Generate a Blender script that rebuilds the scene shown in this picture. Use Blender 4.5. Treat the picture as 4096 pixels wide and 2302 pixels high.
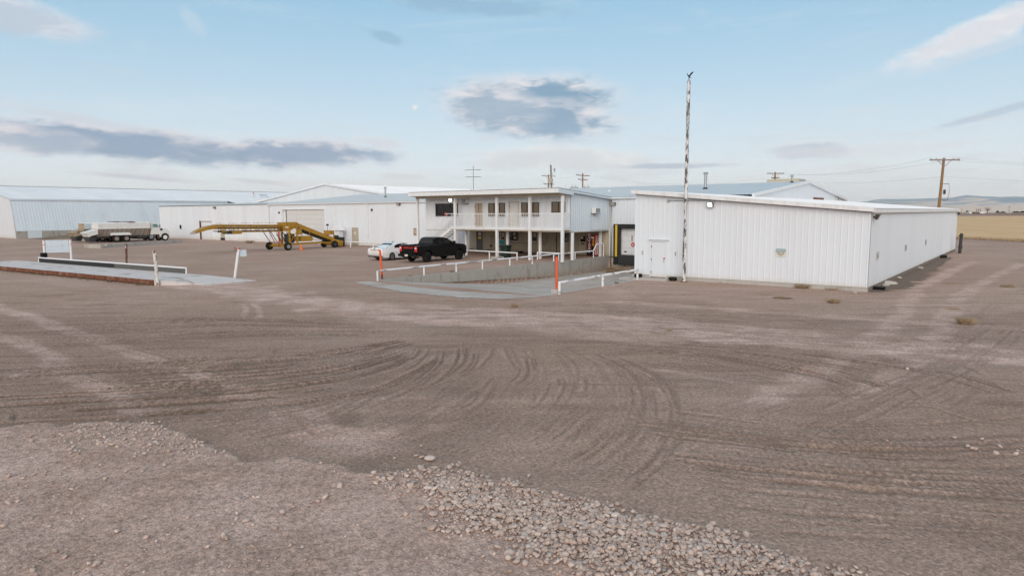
import bpy, math, random
import numpy as np
from mathutils import Vector, Matrix, noise as mnoise
random.seed(7); np.random.seed(7)
R=math.radians
for o in list(bpy.data.objects): bpy.data.objects.remove(o)
sc=bpy.context.scene; col=sc.collection

# ------------------------------------------------------------------ camera
# world X runs along the building fronts (to the right), Y runs into the plot, metres.
F_PX,PITCH,ROLL,CAM_H,YAW=2687.0,.1117,-.0041,3.908,.6648
CX,CY=18.984,-36.134
_cp,_sp,_c,_s=math.cos(PITCH),math.sin(PITCH),math.cos(ROLL),math.sin(ROLL)
_U=np.array([math.cos(YAW),-math.sin(YAW)]); _V=np.array([math.sin(YAW),math.cos(YAW)])
def c2w(x,y,z):   # camera-bearing frame -> world
    return Vector((x*_U[0]+y*_U[1],x*_V[0]+y*_V[1],z))
right=c2w(1,0,0); fwd=c2w(0,_cp,-_sp); up=c2w(0,_sp,_cp)
cr=right*_c+up*_s; cu=up*_c-right*_s
cam_d=bpy.data.cameras.new('camera'); cam=bpy.data.objects.new('camera',cam_d); col.objects.link(cam)
cam.matrix_world=Matrix(((cr.x,cu.x,-fwd.x,CX),(cr.y,cu.y,-fwd.y,CY),(cr.z,cu.z,-fwd.z,CAM_H),(0,0,0,1)))
cam_d.sensor_width=36; cam_d.lens=F_PX/4096*36; cam_d.clip_end=60000; cam_d.clip_start=.1
sc.camera=cam
def ray(px,py):
    a=px-2048; b=py-1151; a,b=a*_c+b*_s,-a*_s+b*_c
    return c2w(a/F_PX,_cp-b/F_PX*_sp,-_sp-b/F_PX*_cp)
def gp(px,py,z=0.0):
    """photo pixel (4096 wide) -> point on the level z"""
    r=ray(px,py); t=(z-CAM_H)/r.z
    return Vector((CX+r.x*t,CY+r.y*t,z))
def at(px,py,depth):
    r=ray(px,py); t=depth/(r.x*fwd.x+r.y*fwd.y+r.z*fwd.z)
    return Vector((CX+r.x*t,CY+r.y*t,CAM_H+r.z*t))
def on_u(px,py,u0):
    r=ray(px,py); t=(u0-CX)/r.x
    return Vector((u0,CY+r.y*t,CAM_H+r.z*t))
def on_v(px,py,v0):
    r=ray(px,py); t=(v0-CY)/r.y
    return Vector((CX+r.x*t,v0,CAM_H+r.z*t))

# ------------------------------------------------------------------ sky, sun, exposure
SUN_EL,SUN_STR,SUN_ANG=R(22),1.2,R(45)
SUN_AZ=math.atan2(.52,-.85)       # direction towards the sun: atan2(x, y), behind the camera
SKY_STR=.15; EXPOSURE=.9
sc.view_settings.view_transform='Standard'; sc.view_settings.look='None'
sc.view_settings.exposure=EXPOSURE; sc.view_settings.gamma=1; sc.view_settings.use_curve_mapping=False
world=bpy.data.worlds.new('World'); sc.world=world; world.use_nodes=True
wn=world.node_tree; wn.nodes.clear()
class NT:
    """tiny expression helper for shader node trees"""
    def __init__(s,t): s.t=t
    def n(s,kind,**k):
        nd=s.t.nodes.new(kind)
        for a,b in k.items(): setattr(nd,a,b)
        return nd
    def put(s,sock,v):
        if isinstance(v,bpy.types.NodeSocket): s.t.links.new(v,sock)
        elif v is not None: sock.default_value=v
    def m(s,op,a,b=None,c=None,clamp=False):
        nd=s.n('ShaderNodeMath',operation=op,use_clamp=clamp)
        for i,v in enumerate((a,b,c)):
            if v is not None: s.put(nd.inputs[i],v)
        return nd.outputs[0]
    def mix(s,f,a,b,blend='MIX'):
        nd=s.n('ShaderNodeMix',data_type='RGBA',blend_type=blend)
        s.put(nd.inputs[0],f)
        for sock,v in ((nd.inputs[6],a),(nd.inputs[7],b)):
            if isinstance(v,(tuple,list)) and len(v)==3: v=(*v,1)
            s.put(sock,v)
        return nd.outputs[2]
    def ramp(s,f,lo,hi,a=0,b=1,smooth=True):
        nd=s.n('ShaderNodeMapRange',interpolation_type='SMOOTHSTEP' if smooth else 'LINEAR')
        for i,v in enumerate((f,lo,hi,a,b)): s.put(nd.inputs[i],v)
        return nd.outputs[0]
    def noise(s,vec,scale,detail=3,rough=.5,dist=0,dim='3D'):
        nd=s.n('ShaderNodeTexNoise',noise_dimensions=dim)
        s.put(nd.inputs['Vector'],vec); nd.inputs['Scale'].default_value=scale; nd.inputs['Detail'].default_value=detail
        nd.inputs['Roughness'].default_value=rough; nd.inputs['Distortion'].default_value=dist
        return nd.outputs[0]
    def comb(s,x,y,z):
        nd=s.n('ShaderNodeCombineXYZ')
        for i,v in enumerate((x,y,z)): s.put(nd.inputs[i],v)
        return nd.outputs[0]
    def scale(s,vec,v3):
        nd=s.n('ShaderNodeVectorMath',operation='MULTIPLY'); s.put(nd.inputs[0],vec); nd.inputs[1].default_value=v3
        return nd.outputs[0]
def srgb(r,g,b):
    f=lambda c:((c/255+.055)/1.055)**2.4 if c>10 else c/255/12.92
    return (f(r),f(g),f(b))
def build_sky():
    N=NT(wn)
    sky=N.n('ShaderNodeTexSky'); sky.sky_type='NISHITA'; sky.sun_disc=False
    sky.sun_elevation=SUN_EL; sky.sun_rotation=SUN_AZ; sky.altitude=1300; sky.air_density=1.0; sky.dust_density=1.2; sky.ozone_density=1.0
    tc=N.n('ShaderNodeTexCoord'); sep=N.n('ShaderNodeSeparateXYZ'); wn.links.new(tc.outputs['Generated'],sep.inputs[0])
    x,y,z=sep.outputs
    az=N.m('DEGREES',N.m('ARCTAN2',x,y)); el=N.m('DEGREES',N.m('ARCSINE',z))
    K=1/(SKY_STR*2**EXPOSURE)                 # display radiance -> sky units
    def c(r,g,b,k=1): q=srgb(r,g,b); return (q[0]*K*k,q[1]*K*k,q[2]*K*k)
    base=sky.outputs[0]
    # thin bright high haze: strong near the horizon, weaker overhead
    hz=N.m('POWER',2.718,N.m('DIVIDE',N.m('MAXIMUM',el,0),-11.3))
    base=N.mix(.88,base,c(88,170,207))
    base=N.mix(N.m('MULTIPLY',hz,.985),base,c(248,247,245,1.08))
    vec=N.comb(az,el,0)
    n1=N.noise(N.scale(vec,(.26,.46,1)),1.0,8,.62,.3)
    n2=N.noise(N.scale(vec,(1.1,2.0,1)),1.0,6,.65,.3)
    n3=N.noise(N.scale(vec,(.33,1.0,1)),1.0,7,.6,.3)
    nz=N.m('ADD',N.m('MULTIPLY',N.m('SUBTRACT',n1,.5),2.4),N.m('MULTIPLY',N.m('SUBTRACT',n2,.5),1.1))
    sh=N.m('SUBTRACT',n3,.5)
    def dirdeg(px,py):
        r=ray(px,py).normalized(); return math.degrees(math.atan2(r.x,r.y)),math.degrees(math.asin(r.z))
    #  (px,py, rx,ry, tilt dy/dx, noise amount, opacity, core colour, edge colour, core weight)
    DK=(140,165,192); MD=(166,184,205); WH=(233,231,235); PK=(226,222,228); PB=(186,198,214)
    clouds=[(2120,400,400,112,0,.30,.95,(132,166,192),WH,1.0),(2180,480,330,86,.05,.30,.92,(142,171,196),WH,.95),(1990,430,210,95,.1,.3,.85,(152,178,200),WH,.8),
      (520,575,760,74,.06,.5,.93,DK,PK,.95),(1180,610,420,58,.02,.5,.93,(140,165,192),PK,.9),(80,560,300,62,.03,.5,.85,MD,PK,.8),
      (430,495,520,20,.13,.5,.45,PB,PK,.4),
      (60,60,330,85,.12,.6,.75,MD,WH,.55),(1900,25,430,42,.06,.6,.5,(140,176,202),(175,205,222),.8),(1545,145,85,30,.3,.6,.55,(140,176,202),(175,205,222),.8),
      (3930,125,430,66,-.26,.6,.95,PB,(247,245,246),.35),(3900,215,330,30,-.2,.7,.4,PB,(236,236,240),.3),(4010,440,300,20,-.2,.6,.55,(165,185,206),(215,222,230),.7),
      (3250,600,210,42,.02,.6,.7,(176,188,206),(232,233,237),.7),(3480,600,420,30,0,.6,.5,(215,219,226),(238,238,240),.3),
      (2250,635,380,55,.05,.8,.8,(190,202,216),(246,243,241),.4),(2680,663,260,14,0,.5,.75,(172,188,208),(226,228,234),.8),
      (600,712,280,13,.06,.6,.6,(188,194,208),PK,.6),(1030,725,130,11,.06,.5,.6,(190,196,210),PK,.6),(1610,705,130,14,.03,.6,.6,(205,206,214),(240,234,234),.4),
      (1510,566,110,22,.08,.6,.6,(196,202,214),(236,233,236),.4),(770,85,60,50,.75,.5,.35,(205,218,228),(216,226,234),.3),(470,280,170,12,.12,.5,.3,(200,212,222),(205,216,226),.3),
      (1370,735,420,22,0,.6,.45,(238,234,234),(242,238,236),.3),(3500,700,700,60,0,.6,.35,(216,219,226),(240,240,242),.3)]
    # thin high veils
    vn=N.noise(N.scale(vec,(.07,.42,1)),1.0,7,.62,.6); colr=N.mix(N.m('MULTIPLY',N.ramp(vn,.52,.74),.22),base,c(240,240,241))
    vn=N.noise(N.scale(vec,(.16,1.1,1)),1.0,7,.62,.6); colr=N.mix(N.m('MULTIPLY',N.m('MULTIPLY',N.ramp(vn,.50,.66),N.ramp(el,10,5)),.5),colr,c(222,222,228))
    for (px,py,rx,ry,tl,am,op,core,edge,cw) in clouds:
        a0,e0=dirdeg(px,py); a1,_=dirdeg(px+rx*.5,py); _,e1=dirdeg(px,py-ry*.5)
        ra=abs(a1-a0)*2; re=abs(e1-e0)*2; slope=-tl*re/ry*rx/ra
        da=N.m('SUBTRACT',az,a0); de=N.m('SUBTRACT',N.m('SUBTRACT',el,e0),N.m('MULTIPLY',da,slope))
        qa=N.m('DIVIDE',da,ra); qe=N.m('DIVIDE',de,re)
        d=N.m('SQRT',N.m('ADD',N.m('MULTIPLY',qa,qa),N.m('MULTIPLY',qe,qe)))
        f=N.m('ADD',N.m('SUBTRACT',1.22,d),N.m('MULTIPLY',nz,am*.85))
        mask=N.m('MULTIPLY',N.ramp(f,.0,.72),op)
        k=N.m('MULTIPLY',N.ramp(N.m('ADD',N.m('SUBTRACT',f,N.m('MULTIPLY',qe,.22)),N.m('MULTIPLY',sh,2.2)),.12,.75),cw)
        colr=N.mix(mask,colr,N.mix(k,c(*edge),c(*core)))
    # loose cloud elsewhere, away from the clouds above
    out=N.ramp(N.m('ABSOLUTE',N.m('SUBTRACT',az,math.degrees(math.atan2(fwd.x,fwd.y)))),44,60)
    out=N.m('MAXIMUM',out,N.ramp(el,26,40))
    gen=N.m('MULTIPLY',N.m('MULTIPLY',N.ramp(N.noise(N.scale(tc.outputs['Generated'],(1,1,2.6)),2.2,6,.6),.36,.60),out),.80)
    colr=N.mix(gen,colr,c(236,228,221))
    # pale daytime moon
    ma,me=dirdeg(1661,430)
    md=N.m('SQRT',N.m('ADD',N.m('POWER',N.m('MULTIPLY',N.m('SUBTRACT',az,ma),.98),2),N.m('POWER',N.m('SUBTRACT',el,me),2)))
    bite=N.m('SQRT',N.m('ADD',N.m('POWER',N.m('SUBTRACT',az,ma+.17),2),N.m('POWER',N.m('SUBTRACT',el,me-.12),2)))
    mm=N.m('MULTIPLY',N.ramp(md,.20,.25,1,0),N.ramp(bite,.06,.16,.35,1))
    colr=N.mix(N.m('MULTIPLY',mm,.75),colr,c(240,240,240))
    bg=N.n('ShaderNodeBackground'); wn.links.new(colr,bg.inputs[0]); bg.inputs[1].default_value=SKY_STR
    o=N.n('ShaderNodeOutputWorld'); wn.links.new(bg.outputs[0],o.inputs[0])
build_sky()
sun_d=bpy.data.lights.new('sun','SUN'); sun=bpy.data.objects.new('sun',sun_d); col.objects.link(sun)
sun_d.energy=SUN_STR; sun_d.angle=SUN_ANG; sun_d.color=(1,.88,.75)
sdir=Vector((math.sin(SUN_AZ)*math.cos(SUN_EL),math.cos(SUN_AZ)*math.cos(SUN_EL),math.sin(SUN_EL)))
sun.rotation_euler=sdir.to_track_quat('Z','Y').to_euler(); sun.location=(0,-60,60)

# ------------------------------------------------------------------ mesh helpers
WL={}
def tag(o,label=None,cat=None,group=None,kind=None):
    if label: o['label']=label
    if cat: o['category']=cat
    if group: o['group']=group
    if kind: o['kind']=kind
    return o
def thing(name,label,cat,loc=(0,0,0),rz=0,group=None):
    o=bpy.data.objects.new(name,None); col.objects.link(o); o.empty_display_size=.2
    o.location=loc; o.rotation_euler=(0,0,rz); WL[o]=Vector(loc) if rz==0 else None
    return tag(o,label,cat,group)
class MB:
    def __init__(s): s.v=[]; s.f=[]
    def add(s,vs,fs):
        b=len(s.v); s.v+= [tuple(p) for p in vs]; s.f+=[tuple(b+i for i in q) for q in fs]; return s
    def box(s,x0,x1,y0,y1,z0,z1):
        return s.hexa([(x0,y0,z0),(x1,y0,z0),(x1,y1,z0),(x0,y1,z0),(x0,y0,z1),(x1,y0,z1),(x1,y1,z1),(x0,y1,z1)])
    def cbox(s,x0,x1,y0,y1,z0,z1,b):
        """box with chamfered edges"""
        xs=(x0,x1);ys=(y0,y1);zs=(z0,z1); V=[]
        idx={}
        for i in (0,1):
            for j in (0,1):
                for k in (0,1):
                    sx,sy,sz=(1,-1)[i],(1,-1)[j],(1,-1)[k]
                    for a,(dx,dy,dz) in enumerate(((0,b,b),(b,0,b),(b,b,0))):
                        idx[i,j,k,a]=len(V); V.append((xs[i]+sx*dx,ys[j]+sy*dy,zs[k]+sz*dz))
        Fc=[]
        for i in (0,1): Fc.append([idx[i,j,k,0] for j,k in ((0,0),(1,0),(1,1),(0,1))])
        for j in (0,1): Fc.append([idx[i,j,k,1] for i,k in ((0,0),(1,0),(1,1),(0,1))])
        for k in (0,1): Fc.append([idx[i,j,k,2] for i,j in ((0,0),(1,0),(1,1),(0,1))])
        for i in (0,1):
            for j in (0,1):
                for k in (0,1): Fc.append([idx[i,j,k,a] for a in (0,1,2)])
        for j in (0,1):
            for k in (0,1): Fc.append([idx[0,j,k,1],idx[1,j,k,1],idx[1,j,k,2],idx[0,j,k,2]])
        for i in (0,1):
            for k in (0,1): Fc.append([idx[i,0,k,0],idx[i,1,k,0],idx[i,1,k,2],idx[i,0,k,2]])
        for i in (0,1):
            for j in (0,1): Fc.append([idx[i,j,0,0],idx[i,j,1,0],idx[i,j,1,1],idx[i,j,0,1]])
        return s.add(V,Fc)
    def hexa(s,p): return s.add(p,[(0,3,2,1),(4,5,6,7),(0,1,5,4),(1,2,6,5),(2,3,7,6),(3,0,4,7)])
    def prism(s,poly,axis,a,b):
        """poly of 2-tuples extruded along axis x/y/z from a to b"""
        n=len(poly)
        def P(q,t): return {'x':(t,q[0],q[1]),'y':(q[0],t,q[1]),'z':(q[0],q[1],t)}[axis]
        return s.add([P(q,a) for q in poly]+[P(q,b) for q in poly],
            [tuple(range(n))[::-1],tuple(range(n,2*n))]+[(i,(i+1)%n,n+(i+1)%n,n+i) for i in range(n)])
    def tube(s,pts,r,n=8,cap=True):
        pts=[Vector(p) for p in pts]; rs=r if isinstance(r,(list,tuple)) else [r]*len(pts)
        V=[];prev=None
        for i,p in enumerate(pts):
            d=(pts[min(i+1,len(pts)-1)]-pts[max(i-1,0)]).normalized()
            q=d.to_track_quat('Z','Y') if prev is None else (d.to_track_quat('Z','Y'))
            for k in range(n):
                a=2*math.pi*k/n; V.append(p+q@Vector((math.cos(a)*rs[i],math.sin(a)*rs[i],0)))
        Fc=[(i*n+k,i*n+(k+1)%n,(i+1)*n+(k+1)%n,(i+1)*n+k) for i in range(len(pts)-1) for k in range(n)]
        if cap: Fc+=[tuple(range(n))[::-1],tuple((len(pts)-1)*n+k for k in range(n))]
        return s.add(V,Fc)
    def bar(s,a,b,w,h=None,upv=(0,0,1)):
        """square bar from a to b"""
        h=h or w; a=Vector(a); b=Vector(b); d=(b-a).normalized(); u=Vector(upv)
        if abs(d.dot(u))>.98: u=Vector((0,1,0))
        x=d.cross(u).normalized()*w/2; y=x.cross(d).normalized()*h/2
        return s.hexa([a-x-y,a+x-y,a+x+y,a-x+y,b-x-y,b+x-y,b+x+y,b-x+y])
    def lathe(s,prof,c,axis='z',n=16,cap=True):
        """prof: list of (r,t) along axis about c"""
        V=[];c=Vector(c)
        for r,t in prof:
            for k in range(n):
                a=2*math.pi*k/n; x,y=r*math.cos(a),r*math.sin(a)
                V.append(c+Vector({'z':(x,y,t),'x':(t,x,y),'y':(x,t,y)}[axis]))
        m=len(prof)
        Fc=[(i*n+k,i*n+(k+1)%n,(i+1)*n+(k+1)%n,(i+1)*n+k) for i in range(m-1) for k in range(n)]
        if cap: Fc+=[tuple(range(n))[::-1],tuple((m-1)*n+k for k in range(n))]
        return s.add(V,Fc)
    def loft(s,rings,caps=True):
        n=len(rings[0]); V=[p for r in rings for p in r]; m=len(rings)
        Fc=[(i*n+k,i*n+(k+1)%n,(i+1)*n+(k+1)%n,(i+1)*n+k) for i in range(m-1) for k in range(n)]
        if caps: Fc+=[tuple(range(n))[::-1],tuple((m-1)*n+k for k in range(n))]
        return s.add(V,Fc)
    def quad(s,*p): return s.add(p,[tuple(range(len(p)))])
    def build(s,name,mat,parent=None,smooth=False,local=None,recalc=True,label=None,cat=None,group=None,kind=None):
        me=bpy.data.meshes.new(name)
        off=Vector((0,0,0))
        if parent is not None and WL.get(parent) is not None: off=WL[parent]
        V=[(p[0]-off.x,p[1]-off.y,p[2]-off.z) for p in s.v] if off.length else s.v
        me.from_pydata(V,[],s.f)
        if recalc:
            import bmesh
            bm=bmesh.new(); bm.from_mesh(me); bmesh.ops.recalc_face_normals(bm,faces=bm.faces); bm.to_mesh(me); bm.free()
        me.materials.append(mat)
        if smooth:
            for p in me.polygons: p.use_smooth=True
        o=bpy.data.objects.new(name,me); col.objects.link(o)
        if smooth=='auto':
            md=o.modifiers.new('split','EDGE_SPLIT'); md.split_angle=R(35)
        if parent is not None:
            o.parent=parent; WL[o]=off if WL.get(parent) is not None else None
        else: WL[o]=Vector((0,0,0))
        return tag(o,label,cat,group,kind)
def copy_tree(o,loc=None,label=None,parent=None):
    c=o.copy(); col.objects.link(c)
    if parent is not None: c.parent=parent
    if loc is not None: c.location=loc
    if label: c['label']=label
    for ch in list(o.children): copy_tree(ch,parent=c)
    return c
def text_mesh(body,size,extrude=.002,shear=0,bold=0,align='CENTER'):
    cu=bpy.data.curves.new('text','FONT'); cu.body=body; cu.size=size; cu.extrude=extrude; cu.shear=shear; cu.offset=bold
    cu.align_x=align; cu.align_y='CENTER'; cu.resolution_u=2
    o=bpy.data.objects.new('text',cu); col.objects.link(o)
    dg=bpy.context.evaluated_depsgraph_get(); me=bpy.data.meshes.new_from_object(o.evaluated_get(dg))
    bpy.data.objects.remove(o); return me
def lettering(name,body,size,mat,parent,pos,ax,ay,**k):
    """flat lettering: ax/ay world vectors for the text x and y axes, pos = centre"""
    me=text_mesh(body,size,**k); ax=Vector(ax); ay=Vector(ay); az=ax.cross(ay)
    off=WL[parent] if WL.get(parent) is not None else Vector((0,0,0))
    M=Matrix(((ax.x,ay.x,az.x,pos[0]-off.x),(ax.y,ay.y,az.y,pos[1]-off.y),(ax.z,ay.z,az.z,pos[2]-off.z),(0,0,0,1)))
    me.transform(M); me.materials.clear(); me.materials.append(mat)
    o=bpy.data.objects.new(name,me); col.objects.link(o); o.parent=parent
    WL[o]=WL.get(parent)
    return o

# ------------------------------------------------------------------ materials
MATS={}
def pmat(name,color,rough=.6,metal=0,var=.12,nscale=3,bump=0,bscale=30,dirt=None,spec=.5,dirt_amt=.5,dirt_scale=(1,1,1),coat=0,emit=0,low=None,thr=(.52,.62),objvar=0):
    """principled with large+fine noise variation. dirt: second colour in patches; low: (colour, z0, z1) splash stain near the ground"""
    if name in MATS: return MATS[name]
    m=bpy.data.materials.new(name); m.use_nodes=True; t=m.node_tree; b=t.nodes['Principled BSDF']; N=NT(t)
    geo=N.n('ShaderNodeNewGeometry'); P=geo.outputs['Position']
    n1=N.noise(P,nscale,5,.6); n2=N.noise(P,nscale*9,3,.6)
    f=N.m('ADD',N.m('MULTIPLY',N.m('SUBTRACT',n1,.5),2*var),N.m('MULTIPLY',N.m('SUBTRACT',n2,.5),var))
    val=N.m('ADD',1,f)
    if objvar:
        val=N.m('MULTIPLY',val,N.m('ADD',1-objvar/2,N.m('MULTIPLY',N.n('ShaderNodeObjectInfo').outputs['Random'],objvar)))
    cc=N.mix(1,(*color,1),N.comb(val,val,val),'MULTIPLY')
    if dirt is not None:
        d=N.noise(N.scale(P,dirt_scale),1.0,6,.65)
        cc=N.mix(N.m('MULTIPLY',N.ramp(d,thr[0],thr[1]),dirt_amt),cc,dirt)
    if low is not None:
        lc,z0,z1=low; sp=N.n('ShaderNodeSeparateXYZ'); t.links.new(P,sp.inputs[0])
        zz=N.m('ADD',sp.outputs[2],N.m('MULTIPLY',N.m('SUBTRACT',N.noise(P,2.5,5,.65),.5),(z1-z0)*1.4))
        cc=N.mix(N.ramp(zz,z0,z1,.6,0),cc,lc)
    t.links.new(cc,b.inputs['Base Color'])
    rr=N.m('ADD',rough,N.m('MULTIPLY',N.m('SUBTRACT',n1,.5),.25),clamp=True); t.links.new(rr,b.inputs['Roughness'])
    b.inputs['Metallic'].default_value=metal; b.inputs['Specular IOR Level'].default_value=spec; b.inputs['Coat Weight'].default_value=coat
    b.inputs['Coat Roughness'].default_value=.08
    if bump:
        bp=N.n('ShaderNodeBump'); bp.inputs['Strength'].default_value=bump; bp.inputs['Distance'].default_value=.02
        t.links.new(N.noise(P,bscale,4,.6),bp.inputs['Height']); t.links.new(bp.outputs[0],b.inputs['Normal'])
    if emit:
        b.inputs['Emission Color'].default_value=(*color,1); b.inputs['Emission Strength'].default_value=emit
    MATS[name]=m; return m
DUST=(.36,.29,.23)
M_WALL=pmat('white_metal_siding',(.722,.752,.797),.42,0,.05,.35,dirt=(.63,.63,.63),dirt_amt=.25,dirt_scale=(1.2,1.2,.12),low=((.56,.50,.43),.05,.7),objvar=.04)
M_WALL2=pmat('older_white_siding',(.665,.69,.715),.5,0,.05,.3,dirt=(.58,.60,.62),dirt_amt=.3,dirt_scale=(1,1,.1),objvar=.04)
M_WALLB=pmat('pale_blue_metal_siding',(.625,.685,.735),.38,0,.05,.3,dirt=(.50,.56,.62),dirt_amt=.3,dirt_scale=(1,1,.1),objvar=.04)
M_SHED=pmat('shed_white_siding',(.722,.757,.81),.42,0,.03,.3,dirt=(.68,.69,.70),dirt_amt=.2,dirt_scale=(1.4,1.4,.1),low=((.60,.56,.51),.1,.5),objvar=.04)
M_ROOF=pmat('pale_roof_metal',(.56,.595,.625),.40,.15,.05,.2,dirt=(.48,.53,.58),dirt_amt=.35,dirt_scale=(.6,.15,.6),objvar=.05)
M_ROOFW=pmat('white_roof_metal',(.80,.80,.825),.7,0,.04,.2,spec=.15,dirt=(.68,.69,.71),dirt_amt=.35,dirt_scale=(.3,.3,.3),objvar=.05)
M_TRIM=pmat('white_trim',(.77,.775,.79),.5,0,.05,1,dirt=(.55,.50,.45),dirt_amt=.3,dirt_scale=(2,2,.7))
M_BEIGE=pmat('beige_eave_shadow',(.52,.46,.36),.6,0,.08,1.2)
M_CREAM=pmat('cream_siding',(.45,.39,.30),.6,0,.06,1,dirt=(.42,.35,.26),dirt_amt=.3,dirt_scale=(2,2,.3),low=((.25,.19,.14),0,.5))
M_CONC=pmat('weathered_concrete',(.37,.345,.31),.85,0,.16,1.3,bump=.35,bscale=25,dirt=(.22,.20,.18),dirt_amt=.55,dirt_scale=(2.2,2.2,.5),low=((.29,.23,.18),-1.3,-.4))
M_CONCP=pmat('pale_concrete',(.46,.43,.40),.85,0,.14,.9,bump=.3,bscale=20,dirt=(.33,.28,.24),dirt_amt=.55,dirt_scale=(.5,.9,.5))
M_DARK=pmat('dark_opening',(.02,.018,.016),.7)
M_FRAME=pmat('dark_bronze_frame',(.045,.035,.028),.4)
M_BLACK=pmat('black_rubber',(.018,.018,.019),.75,bump=.2,bscale=60)
M_TYRE=pmat('tyre_rubber',(.014,.0135,.013),.85,var=.25,nscale=8,dirt=(.05,.042,.035),dirt_amt=.4,dirt_scale=(6,6,6),spec=.2)
M_STEEL=pmat('galvanised_steel',(.42,.44,.45),.4,.7,.12,4)
M_DSTEEL=pmat('dark_steel',(.05,.05,.05),.5,.4,.2,6)
M_RUST=pmat('rusted_steel',(.16,.055,.03),.85,0,.3,3,bump=.4,bscale=20,dirt=(.35,.24,.16),dirt_amt=.4,dirt_scale=(2,2,4))
M_WPIPE=pmat('white_painted_pipe',(.78,.78,.80),.4,0,.05,2,dirt=(.10,.07,.06),dirt_amt=.0)
M_PEEL=pmat('peeling_white_paint',(.74,.73,.73),.6,0,.08,3,bump=.3,bscale=40,dirt=(.12,.105,.10),dirt_amt=1,dirt_scale=(7,7,2.3),thr=(.47,.53))
M_PEELR=pmat('peeling_paint_rust',(.68,.64,.60),.7,0,.1,3,bump=.3,bscale=40,dirt=(.14,.055,.03),dirt_amt=1,dirt_scale=(5,5,3.0))
M_RUSTP=pmat('rust_with_flecks',(.60,.55,.50),.8,0,.2,3,bump=.3,bscale=40,dirt=(.12,.055,.035),dirt_amt=1,dirt_scale=(5,5,3.0),thr=(.36,.44))
M_ORANGE=pmat('orange_post_paint',(.78,.10,.018),.5,0,.08,3,dirt=(.45,.07,.03),dirt_amt=.5,dirt_scale=(8,8,3))
M_CONE=pmat('cone_orange',(.85,.16,.02),.5)
M_YEL=pmat('weathered_yellow_paint',(.42,.225,.020),.5,.1,.18,2,dirt=(.20,.11,.03),dirt_amt=.55,dirt_scale=(3,3,3))
M_YELB=pmat('safety_yellow',(.72,.47,.03),.5)
M_GLASS=pmat('window_glass',(.012,.012,.013),.08,0,.05,1,spec=.45)
M_GLASSB=pmat('brown_glass',(.16,.11,.055),.08,0,.35,1.4,spec=.7,coat=.5)  # mottled brown base colour for the upper office panes
M_TEAL=pmat('teal_glass',(.10,.22,.22),.08,spec=.7,coat=.4)
M_CARW=pmat('white_car_paint',(.78,.78,.79),.22,0,.02,1,coat=1)
M_CARB=pmat('black_car_paint',(.003,.003,.0035),.30,0,.05,1,spec=.22,dirt=(.010,.009,.008),dirt_amt=.5,dirt_scale=(2,2,2))
M_PLAST=pmat('black_plastic',(.006,.006,.006),.6,spec=.2)
M_ALLOY=pmat('alloy_rim',(.35,.35,.36),.3,.8)
M_RED=pmat('red_lens',(.50,.015,.012),.2,coat=.6)
M_REDL=pmat('red_tail_lamp',(.65,.02,.012),.2,coat=.6)
M_REDP=pmat('red_paint',(.55,.03,.025),.4)
M_MAROON=pmat('maroon_steel',(.09,.012,.015),.5)
M_WOOD=pmat('pole_wood',(.30,.165,.075),.85,0,.2,3,bump=.4,bscale=12,dirt=(.20,.11,.06),dirt_amt=.5,dirt_scale=(6,6,.5))
M_GWOOD=pmat('grey_wood',(.27,.22,.19),.9,0,.2,3)
M_BIN=pmat('dark_green_plastic',(.012,.035,.030),.45)
M_PAPER=pmat('paper_notice',(.72,.66,.55),.8,0,.1,20)
M_TURQ=pmat('turquoise_board',(.02,.33,.42),.6)
M_INK=pmat('black_ink',(.03,.028,.025),.7)
M_OLIVE=pmat('olive_lettering',(.12,.11,.06),.7)
M_SIGNB=pmat('sign_blue',(.05,.24,.33),.5)
M_SIGNW=pmat('sign_cream',(.74,.70,.60),.6)
M_BOARD=pmat('pale_blue_board',(.56,.64,.72),.5,0,.05,2,dirt=(.42,.50,.58),dirt_amt=.45,dirt_scale=(1.5,1.5,5))
M_LAMP=pmat('lit_lamp_lens',(1,.98,.85),.3,emit=3.5)
M_LAMPW=pmat('pale_lamp_lens',(.95,.97,1),.3,emit=.8)
M_LAMPO=pmat('dull_lamp_lens',(.45,.42,.38),.2)
M_WIRE=pmat('wire',(.10,.10,.11),.5)
M_HOPPER=pmat('dusty_hopper_metal',(.40,.355,.31),.8,0,.25,2,dirt=(.23,.18,.14),dirt_amt=.6,dirt_scale=(2,1,3))
M_TRUCKW=pmat('truck_white_paint',(.73,.72,.70),.4,0,.06,2,dirt=(.5,.44,.38),dirt_amt=.35,dirt_scale=(2,2,2))
M_COLA=pmat('dark_red_panel',(.11,.008,.012),.3,coat=.5)
M_COLAR=pmat('bright_red_panel',(.50,.012,.018),.3,coat=.5)
M_WEED=pmat('dry_weed',(.34,.245,.155),.9,0,.3,10)
M_GRASS=pmat('dull_grass',(.12,.10,.05),.9,0,.35,4)
M_BARK=pmat('bark',(.14,.095,.07),.95,0,.2,3)
M_LEAF=pmat('autumn_leaf',(.22,.13,.06),.9,0,.3,1)
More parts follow.
